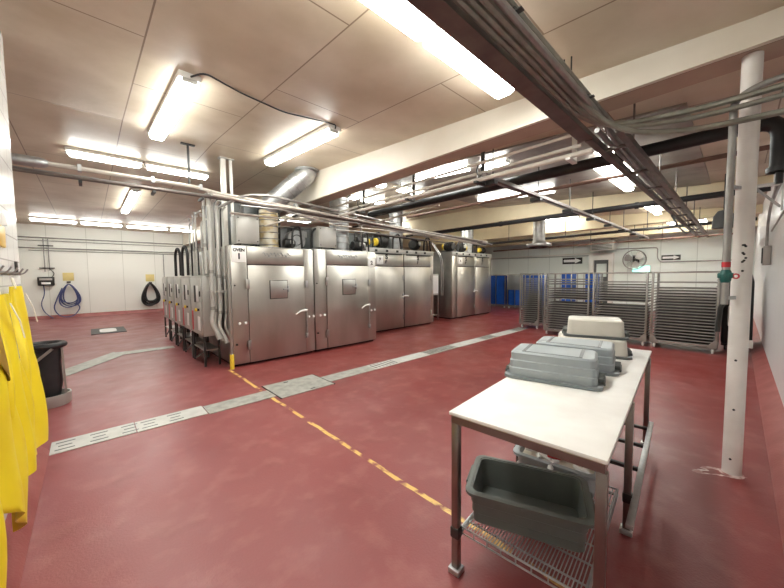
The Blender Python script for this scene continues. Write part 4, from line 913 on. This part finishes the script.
# drain line toward the back
t = thing('trench_cover', 'grey trench cover beside the black waste stand at left', 'drain cover', (0,8.35,0), 0, 'trench drain covers')
MB().hexa([(-.42,7.6,.0005),(.46,8.95,.0005),(.34,9.5,.0005),(-.42,8.28,.0005)], [(-.42,7.6,.008),(.46,8.95,.008),(.34,9.5,.008),(-.42,8.28,.008)]).build('plate', M['cover'], t, world=True)
t = thing('trench_cover', 'narrow trench cover running toward the electrical panels', 'drain cover', (.9,9.1,0), 0, 'trench drain covers')
MB().hexa([(.45,9.0,.0005),(1.42,9.05,.0005),(1.42,9.3,.0005),(.36,9.38,.0005)], [(.45,9.0,.008),(1.42,9.05,.008),(1.42,9.3,.008),(.36,9.38,.008)]).build('plate', M['cover'], t, world=True)
t = thing('floor_drain', 'square floor drain with dark frame near the back wall', 'drain', (.38,13.6,0), 0)
MB().box(-.40,.42,-.70,.70,.0005,.012).build('frame', M['black'], t); MB().loft([(.0125,.20,.46,.19),(.018,.20,.46,.19)]).build('cover', M['paper'], t)  # white oval paints the bright reflection in the middle of the dark drain

# ------------------------------------------------------------------ left wall: hooks, aprons, waste stand, signs
t = thing('hook_rail', 'dark rail of coat hooks on the tiled left wall above the yellow aprons', 'hook rail', (XL, 3.2, 1.70))
MB().box(.001,.018,-1.3,1.12,-.015,.012,.004).build('rail', M['darkmetal'], t)
for k in range(9): MB().tube([(.02,-1.2+k*.27,-.01),(.055,-1.2+k*.27,.0),(.075,-1.2+k*.27,.035)], .006, 6, fil=.02).build('hook', M['conduit'], t)
MB().tube([(.012,.95,.012),(.012,.95,.10)], .010, 8).build('knob', M['darkmetal'], t)
t = thing('amber_lamp', 'amber box under a pale dome on the tiled left wall at the frame edge', 'sign', (XL, 3.52, 1.95))
MB().box(.001,.025,-.16,.13,-.07,.08,.006).build('box', M['amber'], t); MB().lathe((.027,.0,.08), [(.026,0),(.026,.05),(.018,.08),(.0,.09)], 14, cap=False).build('dome', M['paper'], t)

def smoothstep(t): t = max(0, min(1, t)); return t*t*(3-2*t)
def apron(name, label, y, ztop, zbot, wtop, wbot, xb, folds, phase, amp, skew=0, lowskew=0, strap=True, inside=False):
    """a hanging apron: a closed sheet gathered at its hook, widening and folding downwards"""
    nu, nv = 40, 30
    t = thing(name, label, 'apron', (XL+.035, y, ztop), 0, 'yellow aprons on the hooks')
    def surf(u, v, off):
        w = wtop+(wbot-wtop)*smoothstep(v*1.7); A = amp*(.35+.65*smoothstep(v*1.3))
        env = math.cos(u*PI*.95)**.5 if abs(u) < .5 else 0
        xx = xb*(.25+.75*smoothstep(v*1.5))*(.35+.65*max(env,0)) + A*math.sin(folds*2*PI*u+phase+1.2*v)*(.5+.5*env) + .012*math.sin(9*v+5*u)
        return (max(xx,.0)+off, u*w+skew*v, -(ztop-zbot)*v+lowskew*u*v)
    front = [surf(i/nu-.5, j/nv, .012) for j in range(nv+1) for i in range(nu+1)]
    back = [surf(i/nu-.5, j/nv, .004) for j in range(nv+1) for i in range(nu+1)]
    n = nu+1
    def quads(o): return [(o+j*n+i, o+j*n+i+1, o+(j+1)*n+i+1, o+(j+1)*n+i) for j in range(nv) for i in range(nu)]
    K = len(front); fs = quads(0)+[f[::-1] for f in quads(K)]
    rim = [i for i in range(n)]+[j*n+nu for j in range(1, nv+1)]+[nv*n+i for i in range(nu-1, -1, -1)]+[j*n for j in range(nv-1, 0, -1)]
    for a, b in zip(rim, rim[1:]+rim[:1]): fs.append((a, b, K+b, K+a))
    MB().add(front+back, fs).build('body', M['yellow'], t, smooth=80)
    if strap:
        MB().tube([(.02,-.10*wtop,-.02),(-.0,0,.08),(.02,.10*wtop,-.02)], .008, 6, fil=.05).build('neck_loop', M['cloth'], t)
        g = MB()
        for s, L in ((-.32, .22),):
            P = [(xb*.5+.03, s*wtop, -.05), (xb*.7+.045, s*wtop+.03, -.05-L*.5), (xb*.8+.05, s*wtop+.05, -.05-L)]
            for q in range(2):
                a, b = Vector(P[q]), Vector(P[q+1]); g.hexa([a+Vector((0,-.015,0)),a+Vector((0,.015,0)),a+Vector((.004,.015,0)),a+Vector((.004,-.015,0))],[b+Vector((0,-.015,0)),b+Vector((0,.015,0)),b+Vector((.004,.015,0)),b+Vector((.004,-.015,0))])
        g.build('tie', M['cloth'], t)
    if inside:
        g = MB(); V = []
        for ring in (.02, .2, .4, .6, .8, 1):
            for k in range(24):
                a = 2*PI*k/24; V.append(surf(-.10+.22*ring*math.cos(a)*(1 if math.sin(a) < 0 else .7), .24-.13*ring*math.sin(a), .024))
        g.add(V, [(r*24+k, r*24+(k+1) % 24, (r+1)*24+(k+1) % 24, (r+1)*24+k) for r in range(5) for k in range(24)]).build('armhole', M['yellow_in'], t)
    return t
apron('yellow_apron', 'yellow apron hanging farthest along the wall, beside the waste stand', 3.64, 1.60, .40, .30, .60, .085, 2.0, .4, .026)
apron('yellow_apron', 'plain yellow apron in the middle of the hook rail', 3.04, 1.56, .45, .30, .56, .075, 2.4, 1.9, .026)
apron('yellow_apron', 'yellow apron with a dark armhole and a long hanging tail, second from the frame edge', 2.66, 1.55, .33, .30, .54, .074, 1.8, 3.1, .022, lowskew=-.40, strap=False, inside=True)
apron('yellow_apron', 'yellow apron nearest the camera, cut by the frame edge', 1.93, 1.40, .28, .22, .36, .088, 2.0, 4.0, .018, lowskew=.25, strap=False)

t = thing('waste_stand', 'black waste bag in a round stand with grey skirt beside the aprons', 'bin', (-.45, 6.12, 0))
MB().torus((0,0,.79), .17, .038, n=28, m=10).build('ring', M['black'], t)
MB().lathe((0,0,0), [(.02,.06),(.11,.07),(.145,.3),(.135,.55),(.16,.78),(.15,.78),(.125,.55),(.09,.12),(.0,.12)], 20, cap=False).build('bag', M['black'], t)
MB().lathe((0,0,0), [(.0,.0),(.20,.0),(.212,.02),(.215,.15),(.20,.15),(.195,.03),(.0,.03)], 28, cap=False).build('skirt', M['panelgrey'], t)
for a in (-.4, 1.0, 2.6, 4.0): MB().bar((.182*math.cos(a),.182*math.sin(a),.03), (.165*math.cos(a),.165*math.sin(a),.78), .022).build('upright', M['steel2'], t)
MB().bar((.20*math.cos(-1.2),.20*math.sin(-1.2),.76), (.2*math.cos(-2.4),.2*math.sin(-2.4),.55), .03).build('brace', M['steel2'], t)

# ------------------------------------------------------------------ work table
TR = math.radians(5.0)
tb = thing('work_table', 'long steel work table with a white cutting board top in the foreground', 'table', (1.39, 1.045, 0), TR)
# local frame: x along the length, y from 0 (left edge) to -TW (right edge)
TL, TW = 2.42, .725
top = MB().box(0, TL, -TW, 0, .896, .915, .005).build('cutting_board', M['plastic_white'], tb)
MB().box(.012, TL-.012, -TW+.012, -.012, .889, .8955).build('board_support', mat('tan_edge_board', (.50,.42,.28), .5), tb)
g = MB()
g.box(.01, .05, -TW+.05, -.05, .852, .8885).box(TL-.05, TL-.01, -TW+.05, -.05, .852, .8885).box(.01, TL-.01, -.05, -.01, .852, .8885).box(.01, TL-.01, -TW+.01, -TW+.05, .852, .8885)
g.build('frame', M['table_steel'], tb)
legs = [(.03,-.03),(.03,-TW+.022),(.98,-.03),(.98,-TW+.022),(TL-.03,-.03),(TL-.03,-TW+.022)]
for (x, y) in legs:
    l = MB().box(x-.02, x+.02, y-.02, y+.02, .03, .8515, .004).build('leg', M['table_steel'], tb)
    MB().box(x-.034, x+.034, y-.034, y+.034, 0, .032, .006).build('foot', M['galv'], l)
# wire shelf
ws = MB(); zs = .25; sx0, sx1, sy0, sy1 = .06, 1.0, -TW+.075, -.045
ws.tube([(sx0,sy0,zs),(sx1,sy0,zs),(sx1,sy1,zs),(sx0,sy1,zs),(sx0,sy0,zs)], .006, 6); ws.tube([(sx0,sy0,zs-.035),(sx1,sy0,zs-.035),(sx1,sy1,zs-.035),(sx0,sy1,zs-.035),(sx0,sy0,zs-.035)], .005, 6)
w = ws.build('wire_shelf', M['galv'], tb)
g = MB()
for k in range(38):
    y = sy0+(sy1-sy0)*(k+.5)/38; g.tube([(sx0,y,zs+.003),(sx1,y,zs+.003)], .0028, 5)
g.build('wires', M['galv'], w)
g = MB()
for k in range(7):
    x = sx0+(sx1-sx0)*(k+.5)/7; g.tube([(x,sy0,zs-.005),(x,sy1,zs-.005)], .005, 5)
for k in range(9):
    y = sy0+(sy1-sy0)*k/8; g.tube([(sx0,y,zs-.035),(sx0,y,zs)], .004, 5)
g.build('cross_wires', M['galv'], w)
for (x, y) in legs[:4]: MB().box(x-.025, x+.025, y-.025, y+.025, zs-.045, zs+.015, .006).build('shelf_clamp', M['darkmetal'], tb)
for yy in (-.05, -TW+.05): MB().bar((.06, yy, zs-.018), (.95, yy, zs-.018), .012).build('shelf_rail', M['galv'], tb) if yy > -.1 else None
# lower frame behind the middle legs
MB().box(.68, TL-.05, -TW-.036, -TW+.0005, .225, .25, .003).build('lower_rail', M['galv'], tb)
MB().box(1.08, TL-.05, -.055, -.012, .225, .25, .003).build('lower_rail', M['galv'], tb)
for x in (1.38, 1.8, 2.2): MB().box(x-.018, x+.018, -TW+.001, -.056, .226, .249, .003).build('lower_crossbar', M['darkmetal'], tb)

# totes -----------------------------------------------------------
def tote(name, label, L, Wd, h, m, rim, loc, rz, flip, z=0, group=None, ribs=True, straps=True, lipm=None):
    t = thing(name, label, 'tote', loc, rz, group)
    hx, hy = L/2, Wd/2; tp = .014
    R = [(0, hx-tp-.018, hy-tp-.018, .035), (.012, hx-tp-.006, hy-tp-.006, .04)]
    if ribs:
        for k in range(3):
            z0 = .012+(h-.03)*(k+1)/3; s0 = tp*(1-(k+.85)/3); R += [(z0-.006, hx-s0-.010, hy-s0-.010, .04), (z0, hx-s0-.004, hy-s0-.004, .04)] if k < 2 else [(z0-.012, hx-.010, hy-.010, .045)]
    else: R += [(h-.03, hx-.012, hy-.012, .045)]
    R += [(h-.004, hx-.009, hy-.009, .045), (h-.004, hx-.017, hy-.017, .04), (.014, hx-tp-.014, hy-tp-.014, .035)]
    g = MB().loft(R)
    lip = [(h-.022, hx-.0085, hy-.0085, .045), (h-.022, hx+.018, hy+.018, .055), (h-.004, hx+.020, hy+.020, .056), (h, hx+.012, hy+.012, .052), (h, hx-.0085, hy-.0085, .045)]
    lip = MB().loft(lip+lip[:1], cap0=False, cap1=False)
    def fl(mb):
        if flip: mb.v = [Vector((v.x, -v.y, h-v.z)) for v in mb.v]
        return mb
    fl(g).build('shell', M[m], t, smooth=40)
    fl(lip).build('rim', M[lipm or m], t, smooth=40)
    for s in (-1, 1):
        q = MB().box(s*(hx+.020), s*(hx+.032), -.085, .085, h-.034, h-.010, .006)
        for k in (-.07, -.035, .0, .035, .07): q.box(s*(hx-.018), s*(hx+.026), k-.008, k+.008, h-.055, h-.026, .004)
        fl(q).build('end_grip', M[rim], t)
    if straps and flip:
        for s in (-1, 1): fl(MB().box(s*hx*.62-.010, s*hx*.62+.010, -hy+tp+.025, hy-tp-.025, -.0035, -.0002)).build('base_groove', M['shade'], t)
        fl(MB().box(-hx*.62, hx*.62, hy-tp-.034, hy-tp-.026, -.003, -.0002)).build('base_groove', M['shade'], t)
    return t
def Tl(x, y):   # table local to world
    return (1.39+x*math.cos(TR)-y*math.sin(TR), 1.045+x*math.sin(TR)+y*math.cos(TR))
def toteT(cx, cy, z, label, L, Wd, h, m, rim, ang, flip, **k):
    return tote('grey_tote' if m == 'tote' else 'cream_tote' if m == 'tote_cream' else 'dark_tote', label, L, Wd, h, m, rim, (cx, cy, z), ang, flip, group='plastic totes', **k)
toteT(2.40, .88, .9155, 'nearest upside down grey tote on the cutting board', .565, .36, .19, 'tote', 'tote_dark', math.radians(-77), True, lipm='tote_rim_shaded')
toteT(2.83, .88, .9155, 'second upside down grey tote, behind the nearest one on the board', .565, .36, .19, 'tote', 'tote_dark', math.radians(-79), True, lipm='tote_rim_shaded')
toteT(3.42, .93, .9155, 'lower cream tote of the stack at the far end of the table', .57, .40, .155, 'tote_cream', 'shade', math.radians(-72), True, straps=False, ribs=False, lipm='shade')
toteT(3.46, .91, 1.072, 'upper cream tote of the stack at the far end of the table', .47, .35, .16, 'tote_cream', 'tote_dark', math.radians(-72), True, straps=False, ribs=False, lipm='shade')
# open totes under the table
toteT(1.78, .785, .2565, 'open dark grey tote on the wire shelf under the front of the table', .595, .385, .195, 'tote_dark', 'tote_dark', math.radians(-68), False)
toteT(2.285, .795, .2565, 'open grey tote holding white and red scraps behind the dark tote', .48, .33, .18, 'tote', 'tote_dark', math.radians(-82), False)
rnd = random.Random(3)
for k in range(16):
    a = math.radians(-82); u, v = rnd.uniform(-.20,.20), rnd.uniform(-.10,.10)
    x, y = 2.285+u*math.cos(a)-v*math.sin(a), .795+u*math.sin(a)+v*math.cos(a)
    red = k in (3, 7, 11)
    pts = []; px = Vector((x,y,.428+rnd.uniform(-.02,.02))); d = rnd.uniform(0, 2*PI)
    for q in range(5):
        pts.append(px.copy()); d += rnd.uniform(-.9,.9); px += Vector((.035*math.cos(d), .035*math.sin(d), rnd.uniform(-.012,.012)))
    o = MB().tube(pts, [.010,.017,.02,.017,.009], 7).build('plastic_scrap', M['red'] if red else M['paper'])
    tag(o, 'crumpled '+('red' if red else 'white')+' scrap lying in the open grey tote under the table', 'scrap', 'red scraps in the tote' if red else 'white scraps in the tote')
# filling under the scraps so they rest in the tote
tag(MB().loft([(.272,.19,.10,.03),(.396,.215,.12,.03),(.408,.18,.09,.03)]).build('crumpled_liner', M['cloth']), 'crumpled pale liner under the scraps in the open grey tote', 'liner')
o = bpy.data.objects['crumpled_liner']; o.location = (2.285, .795, 0); o.rotation_euler = (0, 0, math.radians(-82))
